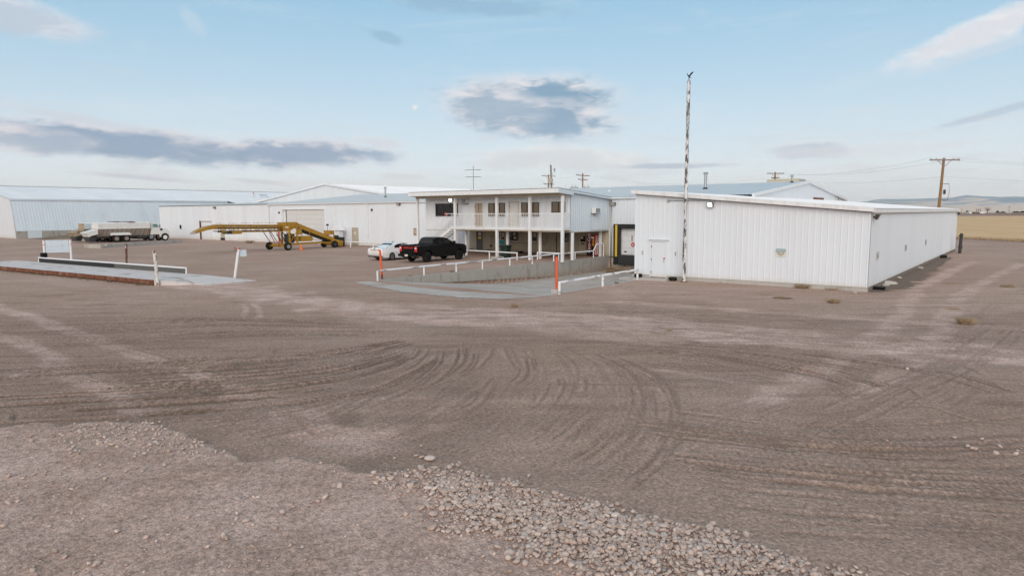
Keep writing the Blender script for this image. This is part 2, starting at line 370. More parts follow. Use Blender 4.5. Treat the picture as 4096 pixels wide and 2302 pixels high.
# ------------------------------------------------------------------ ground
def hash2(i,j,seed):
    h=np.sin(i*127.1+j*311.7+seed*74.7)*43758.5453
    return h-np.floor(h)
def vnoise(x,y,seed=0):
    i=np.floor(x); j=np.floor(y); fx=x-i; fy=y-j
    fx=fx*fx*(3-2*fx); fy=fy*fy*(3-2*fy)
    a=hash2(i,j,seed); b=hash2(i+1,j,seed); c_=hash2(i,j+1,seed); d=hash2(i+1,j+1,seed)
    return a+(b-a)*fx+(c_-a)*fy+(a-b-c_+d)*fx*fy
def fbm(x,y,seed=0,oct=4):
    s=0;a=.5;t=0
    for k in range(oct):
        s=s+a*vnoise(x*2**k,y*2**k,seed+k*13); t+=a; a*=.5
    return s/t
def smooth(a,b,x):
    t=np.clip((x-a)/(b-a),0,1); return t*t*(3-2*t)
RAMP_V=[-13.5,-10.2,-7,-4,0,4,16.2]; RAMP_Z=[0,-.02,-.36,-.69,-1.06,-1.13,-1.24]
def ramp_z(v): return np.interp(v,RAMP_V,RAMP_Z)
def spline(pts,n=10):
    """Catmull-Rom through world xy points"""
    p=[np.array(q[:2],float) for q in pts]; p=[2*p[0]-p[1]]+p+[2*p[-1]-p[-2]]; out=[]
    for i in range(1,len(p)-2):
        for t in np.linspace(0,1,n,endpoint=False):
            out.append(.5*((2*p[i])+(-p[i-1]+p[i+1])*t+(2*p[i-1]-5*p[i]+4*p[i+1]-p[i+2])*t*t+(-p[i-1]+3*p[i]-3*p[i+1]+p[i+2])*t**3))
    out.append(p[-2]); return np.array(out)
def poly_sd(x,y,poly):
    """signed distance (positive inside) to polygon"""
    poly=np.array(poly,float); d=np.full(x.shape,1e9); ins=np.zeros(x.shape,bool)
    n=len(poly)
    for i in range(n):
        a=poly[i]; b=poly[(i+1)%n]; e=b-a; wx=x-a[0]; wy=y-a[1]
        t=np.clip((wx*e[0]+wy*e[1])/(e@e+1e-12),0,1)
        d=np.minimum(d,(wx-t*e[0])**2+(wy-t*e[1])**2)
        cnd=((a[1]<=y)&(b[1]>y))|((b[1]<=y)&(a[1]>y))
        with np.errstate(divide='ignore',invalid='ignore'):
            xi=a[0]+(y-a[1])/(b[1]-a[1])*(b[0]-a[0])
        ins^=cnd&(x<xi)
    return np.where(ins,1,-1)*np.sqrt(d)
def g2(px,py): p=gp(px,py); return (p.x,p.y)
def px_poly(l): return [g2(*q) for q in l]
# pale, freshly spread dirt in the lower left, and the cobble spill at its edge
PALE_POLY=px_poly([(-900,1715),(0,1703),(250,1698),(560,1690),(700,1718),(820,1758),(930,1828),(1000,1846),(1150,1836),(1400,1886),(1520,1880),(1680,1872),(1900,1892),(2130,1955),(2500,2065),(2870,2115),(3130,2215),(3400,2310),(3600,2500),(3000,3200),(1000,3600),(-1500,3000)])
COB_POLY=px_poly([(1490,1893),(1680,1868),(1900,1888),(2130,1950),(2500,2058),(2870,2108),(3130,2208),(3400,2302),(3600,2450),(3300,2600),(2700,2400),(2250,2312),(2060,2262),(1990,2190),(1850,2140),(1690,2060),(1610,1960)])
COB2_POLY=px_poly([(330,1712),(560,1692),(700,1720),(820,1762),(880,1822),(700,1850),(500,1800),(300,1830),(180,1800)])
# light, wheel-packed lanes: (photo points, half width m, strength)
LANES=[([(-300,1150),(0,1229),(445,1376),(636,1455),(898,1527),(986,1583),(1120,1640)],.36,.75),
 ([(-250,1255),(0,1344),(183,1416),(262,1487),(517,1607),(684,1690)],.34,.75),
 ([(330,1455),(470,1540),(600,1600),(700,1660)],.22,.45),
 ([(3950,1020),(3702,1137),(3606,1265),(3463,1368),(3288,1479),(3042,1591),(2907,1638)],.40,.75),
 ([(4160,1020),(3900,1145),(3813,1233),(3725,1368),(3622,1471),(3543,1527),(3439,1599)],.40,.7),
 ([(700,1120),(795,1137),(1193,1193),(1590,1257),(2048,1275),(2525,1290),(3002,1344),(3479,1384),(4096,1431),(4700,1480)],1.7,1.0),
 ([(1600,1215),(2048,1245),(2500,1275),(3100,1322),(3700,1390),(4200,1440)],.6,.8),
 ([(1000,1190),(1500,1225),(2000,1290),(2500,1350),(2900,1365)],.9,.6),
 ([(2330,1205),(2560,1212),(3080,1250),(3560,1280),(4096,1312),(4600,1340)],.5,.55),
 ([(1010,1200),(1040,1260),(990,1290)],.14,.8),([(960,1195),(985,1240),(970,1280)],.12,.6),
 ([(0,1500),(60,1492),(160,1495)],.5,.8),([(2570,1472),(2720,1490),(2900,1520),(3050,1545)],.2,.4),
 ([(2420,1130),(2500,1180),(2560,1200)],.6,.3),([(3800,1150),(4096,1155),(4500,1160)],.8,.35),([(3500,1230),(3800,1215),(4150,1205)],.2,.4),
 ([(1180,1690),(1330,1730),(1600,1790)],.55,.8),([(1060,1632),(1240,1690),(1330,1720)],.5,.55),([(1300,1745),(1500,1790),(1560,1830)],.55,.5),([(0,1120),(200,1128),(420,1150),(640,1185)],.9,.3)]
# dark scuffed tyre marks: (photo points, total width m, number of grooves, strength)
def arc(p,q,b,n=5):
    (x0,y0),(x1,y1)=p,q
    return [(x0+(x1-x0)*t+b[0]*4*t*(1-t),y0+(y1-y0)*t+b[1]*4*t*(1-t)) for t in np.linspace(0,1,n)]
MARKS=[]
for (pts,w,n,s) in [
 ([(930,1512),(1120,1470),(1352,1432),(1500,1400),(1612,1375)],1.5,6,.9),([(1000,1540),(1250,1500),(1500,1440),(1620,1400)],.9,4,.6),
 ([(1530,1497),(1610,1460),(1660,1420),(1680,1385)],.8,4,.9),([(1300,1535),(1420,1500),(1560,1440)],.6,3,.8),
 ([(1620,1556),(1700,1520),(1770,1460),(1795,1390)],.8,4,.95),([(1700,1550),(1810,1500),(1870,1440),(1880,1380)],.7,4,.8),
 ([(1560,1565),(1720,1540),(1860,1490),(1945,1420),(1955,1370)],.5,2,.8),
 ([(620,1600),(700,1588),(790,1560),(850,1525)],1.2,6,1.0),([(540,1575),(640,1560),(760,1548)],.8,4,.8),([(350,1620),(400,1590),(420,1570)],.6,2,.8),
 ([(420,1475),(600,1450),(840,1440)],1.0,5,.85),([(430,1520),(620,1495),(680,1480)],.7,4,.8),([(100,1450),(350,1420),(700,1385),(1000,1340)],1.2,5,.6),
 ([(500,1385),(800,1345),(1150,1300),(1400,1265)],.8,3,.6),([(0,1620),(180,1600),(420,1595)],.7,3,.7),([(100,1680),(220,1645),(290,1640)],.5,3,1.0),
 ([(20,1700),(35,1660),(40,1640)],.35,2,.9),([(55,1695),(60,1655),(55,1640)],.2,1,.9),([(500,1640),(560,1625),(610,1640)],.5,3,.7),
 ([(850,1650),(1200,1615),(1500,1560),(1720,1500),(1900,1450)],1.1,5,.6),([(700,1700),(1000,1670),(1300,1640)],.8,4,.7),([(860,1740),(1100,1690),(1350,1625),(1500,1560)],.9,4,.75),
 ([(1130,1705),(1220,1690),(1360,1640),(1460,1590)],.6,3,.7),([(950,1760),(1050,1740),(1240,1700),(1420,1650)],.5,2,.7),([(1400,1830),(1600,1760),(1800,1660),(1980,1540)],.6,2,.6),
 ([(2060,1550),(2110,1510),(2120,1460),(2110,1420)],.6,4,.7),([(2170,1665),(2230,1610),(2270,1540),(2260,1500)],1.0,5,.65),([(2300,1640),(2370,1620),(2410,1570)],.7,4,.5),
 ([(2480,1540),(2560,1545),(2600,1580),(2560,1690)],.8,4,.5),([(2590,1690),(2600,1600),(2580,1540)],.5,3,.5),([(2730,1700),(2740,1600),(2710,1530)],.4,2,.4),
 ([(2500,1450),(2720,1480),(2950,1510),(3080,1520)],.7,4,.55),([(2930,1500),(3030,1510),(3130,1535)],.6,4,.85),([(2680,1380),(2850,1400),(3000,1430),(3230,1465)],.35,1,.55),([(2950,1385),(3100,1410),(3240,1465)],.3,1,.55),
 ([(3130,1390),(3300,1410),(3390,1420)],.4,2,.5),([(3180,1580),(3060,1600),(2900,1660)],.9,4,.5),([(3290,1530),(3350,1570),(3390,1610)],.35,2,.6),([(3430,1430),(3490,1450),(3540,1470)],.3,1,.7),([(3570,1530),(3640,1560),(3690,1605)],.25,1,.8),
 ([(3640,1475),(3800,1500),(3960,1545),(4096,1590)],.8,4,.9),([(3700,1430),(3850,1460),(3950,1510)],.3,2,.6),([(3850,1485),(3870,1530),(3900,1540)],.25,2,.8),([(3730,1620),(3820,1570),(3880,1530)],.8,5,.45),([(3500,1640),(3700,1620),(3900,1680),(4096,1690)],.8,4,.4),
 ([(3700,1330),(3900,1345),(4096,1360)],.8,6,.7),([(2060,1215),(2500,1225),(2900,1262),(3400,1300),(3900,1335)],1.1,6,.45),
 ([(1650,1195),(1900,1205),(2100,1225),(2350,1215)],.5,3,.55),([(3050,1875),(3400,1880),(3800,1920),(4096,1930)],.7,4,.45),([(3000,2080),(3400,2110),(3800,2130),(4200,2150)],.8,4,.5),([(3350,2060),(3700,2080),(4096,2110)],.4,2,.6),
 ([(2500,1890),(2700,1800),(2900,1700),(3000,1640)],.7,3,.4),([(2350,1850),(2450,1780),(2520,1700)],.8,4,.45),([(2150,1780),(2280,1690),(2380,1600)],.9,4,.5),([(1970,1760),(2060,1690),(2110,1620)],.5,3,.5),([(3100,1840),(3090,1770),(3070,1700)],.35,2,.45),([(3560,1800),(3620,1850),(3640,1900)],.3,2,.4),([(2450,1980),(2600,1900),(2720,1830)],.6,3,.4),
 ([(0,1560),(250,1530),(420,1528)],.8,4,.55),([(0,1450),(200,1395),(500,1340),(900,1290)],.9,4,.45),([(900,1480),(905,1500),(890,1530)],.3,2,.6),([(1080,1440),(1090,1400),(1100,1385)],.3,3,.5),([(150,1330),(400,1310),(800,1275)],1.3,5,.4),([(700,1250),(1000,1265),(1300,1245)],1,4,.3),
 ([(1920,1835),(1935,1800),(1930,1760)],.12,1,1.0),([(3150,1300),(3350,1312),(3550,1330)],.8,4,.5)]:
    MARKS.append((pts,w,n,s*.85))
rg=random.Random(11)
def family(g0,g1,n,wid,strength,jit=4):
    """tyre marks spread between two guide curves given in photo pixels"""
    for k in range(n):
        t=rg.random(); L=rg.choice((.2,.3,.45,.7,.9)); a=rg.uniform(0,1-L); b=a+L
        base=[((1-t)*p[0]+t*q[0],(1-t)*p[1]+t*q[1]) for p,q in zip(g0,g1)]; m=len(base)-1; out=[]
        for i in range(5):
            f=(a+(b-a)*i/4)*m; j=min(int(f),m-1); h=f-j; out.append((base[j][0]*(1-h)+base[j+1][0]*h+rg.uniform(-jit,jit),base[j][1]*(1-h)+base[j+1][1]*h+rg.uniform(-jit,jit)*.25))
        MARKS.append((out,rg.uniform(*wid),rg.choice((1,2,2,3,4)),strength*rg.choice((.35,.5,.6,.95,1.1))))
family([(-250,1470),(400,1440),(900,1415),(1300,1395),(1620,1350)],[(-250,1730),(500,1690),(1100,1645),(1600,1555),(1850,1400)],70,(.2,.5),1.1)
family([(700,1770),(1200,1685),(1600,1560),(1780,1440),(1800,1355)],[(1500,1885),(1900,1785),(2150,1640),(2180,1500),(2100,1375)],20,(.22,.5),.55)
family([(1700,1885),(2050,1755),(2250,1600),(2250,1450),(2150,1370)],[(2500,1990),(2700,1800),(2750,1640),(2650,1500),(2400,1400)],22,(.22,.45),.5)
family([(2300,1400),(2700,1430),(3100,1500),(3350,1600)],[(2600,1350),(3200,1390),(3700,1450),(4250,1560)],44,(.2,.5),.8)
family([(2300,1560),(2700,1620),(3200,1690),(3800,1680),(4250,1640)],[(2750,2010),(3150,2050),(3650,2090),(4100,2140),(4350,2190)],64,(.25,.6),.65)
family([(-250,1285),(300,1285),(900,1265),(1500,1300)],[(-250,1410),(400,1385),(1000,1345),(1700,1345)],46,(.2,.5),.7)
family([(2050,1222),(2800,1260),(3500,1303),(4200,1348)],[(2050,1300),(2800,1345),(3500,1400),(4200,1440)],34,(.2,.5),.55)
family([(-150,1330),(300,1480),(700,1640),(1000,1790)],[(200,1300),(700,1420),(1100,1590),(1350,1760)],14,(.2,.35),.45)
family([(3950,1200),(3600,1420),(3200,1560),(2700,1720)],[(4200,1250),(3950,1450),(3650,1600),(3300,1780)],16,(.2,.4),.45)
family([(3100,1640),(3300,1760),(3450,1900),(3500,2050)],[(3700,1600),(3800,1720),(3950,1850),(4150,2000)],12,(.2,.4),.4)
GR={}
def ground_grid():
    """height and wear masks on a ring grid about the camera's foot point"""
    ang=np.arange(-43,43.01,.125)*math.pi/180; rr=[5.5]
    while rr[-1]<62: rr.append(rr[-1]*1.0042)
    rr=np.array(rr); A,RR=np.meshgrid(ang,rr); fx,fy=fwd.x/math.hypot(fwd.x,fwd.y),fwd.y/math.hypot(fwd.x,fwd.y)
    lx=RR*np.sin(A); ly=RR*np.cos(A); X=CX+lx*fy+ly*fx; Y=CY-lx*fx+ly*fy
    P=np.zeros_like(X); D=np.zeros_like(X); Hh=np.zeros_like(X); L_=np.zeros_like(X); wob=fbm(X*.9,Y*.9,3,3)-.5
    best=np.full(X.shape,1e9); sd=np.zeros_like(X); al=np.zeros_like(X)
    def polar(p):
        dx,dy=p[0]-CX,p[1]-CY; u=dx*fy-dy*fx; v=dx*fx+dy*fy; return math.hypot(u,v),math.atan2(u,v)
    def dist(path,w):
        """fills best/sd/al in the cells within w of the path; returns the touched block"""
        acc=0; i0=j0=10**9; i1=j1=-1
        for a,b in zip(path[:-1],path[1:]):
            e=b-a; L=math.hypot(*e)
            if L<1e-6: continue
            (r0,t0),(r1,t1)=polar(a),polar(b)
            if abs(t0-t1)>1.5: acc+=L; continue
            lo=max(min(r0,r1)*math.cos(abs(t0-t1)/2)-w,5.6); ia=np.searchsorted(rr,lo); ib=np.searchsorted(rr,max(r0,r1)+w); dt=w/lo
            ja=np.searchsorted(ang,min(t0,t1)-dt); jb=np.searchsorted(ang,max(t0,t1)+dt)
            if ib>ia and jb>ja:
                S=(slice(ia,ib),slice(ja,jb)); xx=X[S]-a[0]; yy=Y[S]-a[1]
                t=np.clip((xx*e[0]+yy*e[1])/L**2,0,1); dx=xx-t*e[0]; dy=yy-t*e[1]; d=dx*dx+dy*dy; k=d<best[S]
                best[S]=np.where(k,d,best[S]); sd[S]=np.where(k,np.sign(e[0]*dy-e[1]*dx)*np.sqrt(d),sd[S]); al[S]=np.where(k,acc+t*L,al[S])
                i0=min(i0,ia); i1=max(i1,ib); j0=min(j0,ja); j1=max(j1,jb)
            acc+=L
        if i1<0: return None
        return (slice(i0,i1),slice(j0,j1)),acc
    for pts,hw,s in LANES:
        w=hw*2+.6; q=dist(spline(px_poly(pts),7),w)
        if not q: continue
        S,T=q; m=best[S]<w*w; x,y=X[S][m],Y[S][m]; a=al[S][m]; d=np.abs(sd[S][m]+wob[S][m]*hw*1.3)
        e=smooth(0,1.5,a)*smooth(0,1.5,T-a) if T>5 else smooth(0,.5,a)*smooth(0,.5,T-a)
        v=s*(1-smooth(hw*.5,hw*1.3,d))*e*(.35+1.0*fbm(x*1.3,y*1.3,9,5)); pp=P[S]; pp[m]=np.maximum(pp[m],v); P[S]=pp; best[S]=1e9
    for q_,(pts,w,n,s) in enumerate(MARKS):
        W2=w*.75+.2; q=dist(spline(px_poly(pts),6),W2)
        if not q: continue
        S,T=q; m=best[S]<W2*W2; a=al[S][m]; c=sd[S][m]+wob[S][m]*.10; best[S]=1e9
        e=smooth(0,.6,a)*smooth(0,.6,T-a); v=np.zeros(a.shape); hh=np.zeros(a.shape); lt=np.zeros(a.shape)
        for k in range(n):
            c0=(k-(n-1)/2)*w/max(n,1)+.05*math.sin(q_*3.1+k*1.7); ww=.028+.032*((k*7+q_*3)%5)/4
            br=smooth(.22,.50,vnoise(a*(.6+.09*((k+q_)%5)),np.full_like(a,k*5.3+q_),q_)); g=np.exp(-((c-c0)/ww)**2)*br
            v=np.maximum(v,g); r2=np.exp(-((c-c0-ww*2.0)/ww)**2)*br; lt=np.maximum(lt,r2); hh+=-g*.016+r2*.014
        if q_%3==0: v*=.75+.25*np.sign(np.sin(a*52))       # tread lugs
        dd=D[S]; dd[m]=np.maximum(dd[m],np.maximum(np.minimum(v*s*e*.95,.9),np.exp(-(c/(w*.55))**4)*e*s*.12)); D[S]=dd
        h2=Hh[S]; h2[m]+=hh*e*s*1.2; Hh[S]=h2; l2=L_[S]; l2[m]=np.maximum(l2[m],lt*s*e); L_[S]=l2
    sdp=poly_sd(X.ravel(),Y.ravel(),PALE_POLY).reshape(X.shape)+(fbm(X*1.6,Y*1.6,21,4)-.5)*.5
    pf=smooth(-.06,.10,sdp); D*=1-.9*pf; Hh*=1-.8*pf; L_*=1-pf
    P=np.maximum(P,pf*(.30+.5*fbm(X*.9,Y*.6,31,5))); P=np.maximum(P,L_*.45); Hh+=pf*(.035+.02*(fbm(X*1.2,Y*1.2,41,4)-.5))
    dep=(X-CX)*fx+(Y-CY)*fy; lat=(X-CX)*right.x+(Y-CY)*right.y
    Hh+=(fbm(X*.5,Y*.5,51,4)-.5)*.03+(fbm(X*4,Y*4,61,3)-.5)*.014; Hh*=1-smooth(28,34,dep)
    st=fbm(lat*.5,dep*3.0,71,5); D=np.maximum(D,smooth(.54,.74,st)*.34*(1-pf)*(1-smooth(30,40,dep))*smooth(8,14,dep))
    # zone of loose dark gravel, patchy, left of centre
    zd=smooth(-2.5,2.0,poly_sd(X.ravel(),Y.ravel(),px_poly([(150,1600),(380,1470),(900,1450),(1500,1500),(1950,1560),(1900,1700),(1500,1870),(1000,1830),(700,1700),(300,1690)])).reshape(X.shape))
    D=np.maximum(D,zd*.60*(1-pf)*smooth(.30,.60,fbm(X*.8,Y*.8,81,5))*(1-np.clip(P*1.3,0,1)))
    GR.update(ang=ang,rr=rr,H=Hh,P=P,D=D,fx=fx,fy=fy)
ground_grid()
def ground_fields(x,y):
    """height, packed and scuffed at world points, from the ring grid"""
    dx,dy=x-CX,y-CY; u=dx*GR['fy']-dy*GR['fx']; v=dx*GR['fx']+dy*GR['fy']; r=np.hypot(u,v); t=np.arctan2(u,v); rr,ang=GR['rr'],GR['ang']
    ok=(r>=rr[0])&(r<=rr[-1])&(t>=ang[0]-1e-9)&(t<=ang[-1]+1e-9)
    i=np.clip(np.rint(np.log(np.maximum(r,1e-3)/rr[0])/math.log(1.0042)).astype(int),0,len(rr)-1); j=np.clip(np.rint((t-ang[0])/(ang[1]-ang[0])).astype(int),0,len(ang)-1)
    return tuple(np.where(ok,GR[k][i,j],0.0) for k in 'HPD')
def build_ground():
    ang=np.concatenate([np.arange(-43,43.01,.125),np.arange(50,311,9.0)])*math.pi/180
    rr=[.01,1.5,3,4.5]; r=5.5
    while r<62: rr.append(r); r*=1.0042
    while r<700: rr.append(r); r*=1.035
    while r<1300: rr.append(r); r*=1.25
    rr=np.array(rr); na,nr=len(ang),len(rr)
    A,Rr=np.meshgrid(ang,rr); lx=(Rr*np.sin(A)).ravel(); ly=(Rr*np.cos(A)).ravel()
    fx,fy=fwd.x/math.hypot(fwd.x,fwd.y),fwd.y/math.hypot(fwd.x,fwd.y)
    x=CX+lx*fy+ly*fx; y=CY-lx*fx+ly*fy
    h,pale,dark=ground_fields(x,y)
    # loading-dock pit; the walls and slab stand in it
    inpit=(x>-11.12)&(x<np.where(y<0.0,.70,-.15))&(y>-10.25)&(y<16.05)
    h=np.where(inpit,ramp_z(y)-.06,h)
    me=bpy.data.meshes.new('ground'); nv=na*nr
    me.vertices.add(nv); me.vertices.foreach_set('co',np.stack([x,y,h],1).ravel().astype(np.float32))
    i=np.arange(nr-1)[:,None]; k=np.arange(na)[None,:]; k2=(k+1)%na
    q=np.stack([i*na+k,(i+1)*na+k,(i+1)*na+k2,i*na+k2],-1).reshape(-1,4)[:, ::-1]
    nf=len(q); me.loops.add(nf*4); me.polygons.add(nf)
    me.loops.foreach_set('vertex_index',q.ravel().astype(np.int32)); me.polygons.foreach_set('loop_start',np.arange(0,nf*4,4,dtype=np.int32))
    me.polygons.foreach_set('loop_total',np.full(nf,4,np.int32)); me.update(calc_edges=True); me.validate()
    me.polygons.foreach_set('use_smooth',np.ones(nf,bool))
    for nm,a in (('packed',pale),('scuffed',dark)):
        at_=me.attributes.new(nm,'FLOAT','POINT'); at_.data.foreach_set('value',a.astype(np.float32))
    o=bpy.data.objects.new('ground',me); col.objects.link(o); tag(o,kind='structure'); WL[o]=Vector((0,0,0))
    if me.polygons[nf//2].normal.z<0: me.flip_normals()
    m=bpy.data.materials.new('yard_gravel'); m.use_nodes=True; t=m.node_tree; b=t.nodes['Principled BSDF']; N=NT(t)
    geo=N.n('ShaderNodeNewGeometry'); P=geo.outputs['Position']
    pk=N.n('ShaderNodeAttribute',attribute_name='packed').outputs['Fac']; sk=N.n('ShaderNodeAttribute',attribute_name='scuffed').outputs['Fac']
    big=N.noise(P,.09,5,.6); mid=N.noise(P,.8,6,.65); fine=N.noise(P,14,4,.7); grit=N.noise(P,75,3,.7)
    sp=N.n('ShaderNodeSeparateXYZ'); t.links.new(P,sp.inputs[0])
    # far yard is drier and browner than the wheel-worn gravel in front
    dd=N.m('ADD',N.m('MULTIPLY',N.m('SUBTRACT',sp.outputs[0],CX),fwd.x),N.m('MULTIPLY',N.m('SUBTRACT',sp.outputs[1],CY),fwd.y))
    far=N.ramp(N.m('ADD',dd,N.m('MULTIPLY',N.m('SUBTRACT',mid,.5),6)),22,31)
    cc=N.mix(far,(.335,.228,.178),(.395,.265,.207))
    cc=N.mix(N.ramp(big,.42,.62),cc,N.mix(far,(.375,.266,.215),(.44,.308,.250)))
    # streaks along the direction of traffic
    stv=N.comb(N.m('ADD',N.m('MULTIPLY',sp.outputs[0],.10),N.m('MULTIPLY',sp.outputs[1],-.08)),N.m('ADD',N.m('MULTIPLY',sp.outputs[0],-.8),N.m('MULTIPLY',sp.outputs[1],1.0)),0)
    streak=N.noise(stv,1.0,6,.65)
    cc=N.mix(N.m('MULTIPLY',N.ramp(streak,.5,.68),.35),cc,(0.520,0.361,0.303))
    pm=N.m('MULTIPLY',pk,N.ramp(N.m('ADD',N.m('MULTIPLY',mid,.6),N.m('MULTIPLY',fine,.4)),.25,.5,.7,1),clamp=True)
    cc=N.mix(pm,cc,N.mix(N.ramp(mid,.35,.65),(0.492,0.331,0.277),(0.650,0.465,0.408)))
    cc=N.mix(N.m('MULTIPLY',sk,N.ramp(fine,.3,.55,.6,1),clamp=True),cc,(.115,.077,.053))
    vor=N.n('ShaderNodeTexVoronoi'); t.links.new(P,vor.inputs['Vector']); vor.inputs['Scale'].default_value=38; vor.inputs['Randomness'].default_value=1
    sepc=N.n('ShaderNodeSeparateColor'); t.links.new(vor.outputs['Color'],sepc.inputs[0])
    gv=N.m('ADD',.60,N.m('ADD',N.m('MULTIPLY',sepc.outputs[0],.46),N.m('MULTIPLY',N.m('SUBTRACT',grit,.3),.85)))
    gv=N.m('MULTIPLY',gv,N.m('ADD',.45,N.m('MULTIPLY',N.ramp(fine,.22,.78,0,1,False),1.1)))
    p1=N.noise(N.comb(N.m('MULTIPLY',N.m('ADD',N.m('MULTIPLY',sp.outputs[0],right.x),N.m('MULTIPLY',sp.outputs[1],right.y)),.22),N.m('MULTIPLY',dd,.75),0),1,6,.7); p2=N.noise(P,2.3,5,.7)
    fv=N.m('ADD',.52,N.m('ADD',N.m('MULTIPLY',p1,.56),N.m('MULTIPLY',p2,.40))); gv=N.m('MULTIPLY',gv,fv)
    cc=N.mix(1,cc,N.comb(gv,gv,gv),'MULTIPLY')
    cc=N.mix(N.ramp(sepc.outputs[1],.965,.98,0,.3),cc,(.42,.37,.33))     # pale grit
    t.links.new(cc,b.inputs['Base Color']); b.inputs['Roughness'].default_value=.95; b.inputs['Specular IOR Level'].default_value=.2
    hh=N.m('ADD',N.m('MULTIPLY',N.m('SUBTRACT',1,vor.outputs['Distance']),.5),N.m('ADD',N.m('MULTIPLY',fine,.9),N.m('MULTIPLY',grit,.4)))
    bp=N.n('ShaderNodeBump'); bp.inputs['Strength'].default_value=.8; bp.inputs['Distance'].default_value=.025
    t.links.new(hh,bp.inputs['Height']); t.links.new(bp.outputs[0],b.inputs['Normal'])
    me.materials.append(m); return o
GROUND=build_ground()
def gh(x,y):
    return float(ground_fields(np.array([x],float),np.array([y],float))[0][0])

# stones -----------------------------------------------------------
def ico(sub):
    import bmesh
    bm=bmesh.new(); bmesh.ops.create_icosphere(bm,subdivisions=sub,radius=1)
    v=np.array([p.co[:] for p in bm.verts]); f=np.array([[q.index for q in p.verts] for p in bm.faces]); bm.free(); return v,f
def stone_shape(sub,seed,sq):
    v,f=ico(sub); r=np.random.RandomState(seed); w=v.copy()
    for k in range(4):
        d=r.normal(size=3); d/=np.linalg.norm(d); w*= (1+.20*np.sin(v@d*r.uniform(1.2,2.6)+r.uniform(0,6)))[:,None]
    return w*np.array(sq),f
def stone_mat():
    m=bpy.data.materials.new('river_stone'); m.use_nodes=True; t=m.node_tree; b=t.nodes['Principled BSDF']; N=NT(t)
    geo=N.n('ShaderNodeNewGeometry'); oi=N.n('ShaderNodeObjectInfo')
    rnd=N.m('FRACT',N.m('ADD',geo.outputs['Random Per Island'],oi.outputs['Random']))
    cr_=N.n('ShaderNodeValToRGB'); t.links.new(rnd,cr_.inputs[0]); e=cr_.color_ramp; e.interpolation='LINEAR'
    cols=[(0,(.36,.265,.22)),(.2,(.49,.37,.315)),(.45,(.55,.425,.37)),(.62,(.47,.395,.365)),(.78,(.54,.395,.325)),(.93,(.66,.545,.485)),(1,(.30,.255,.24))]
    e.elements[0].position=0; e.elements[0].color=(*cols[0][1],1); e.elements[1].position=1; e.elements[1].color=(*cols[-1][1],1)
    for p,c_ in cols[1:-1]: q=e.elements.new(p); q.color=(*c_,1)
    n=N.noise(geo.outputs['Position'],30,4,.7); nv=N.m('ADD',.72,N.m('MULTIPLY',n,.56))
    t.links.new(N.mix(1,cr_.outputs[0],N.comb(nv,nv,nv),'MULTIPLY'),b.inputs['Base Color']); b.inputs['Roughness'].default_value=.85; b.inputs['Specular IOR Level'].default_value=.25
    bp=N.n('ShaderNodeBump'); bp.inputs['Strength'].default_value=.3; bp.inputs['Distance'].default_value=.01; t.links.new(n,bp.inputs['Height']); t.links.new(bp.outputs[0],b.inputs['Normal'])
    return m
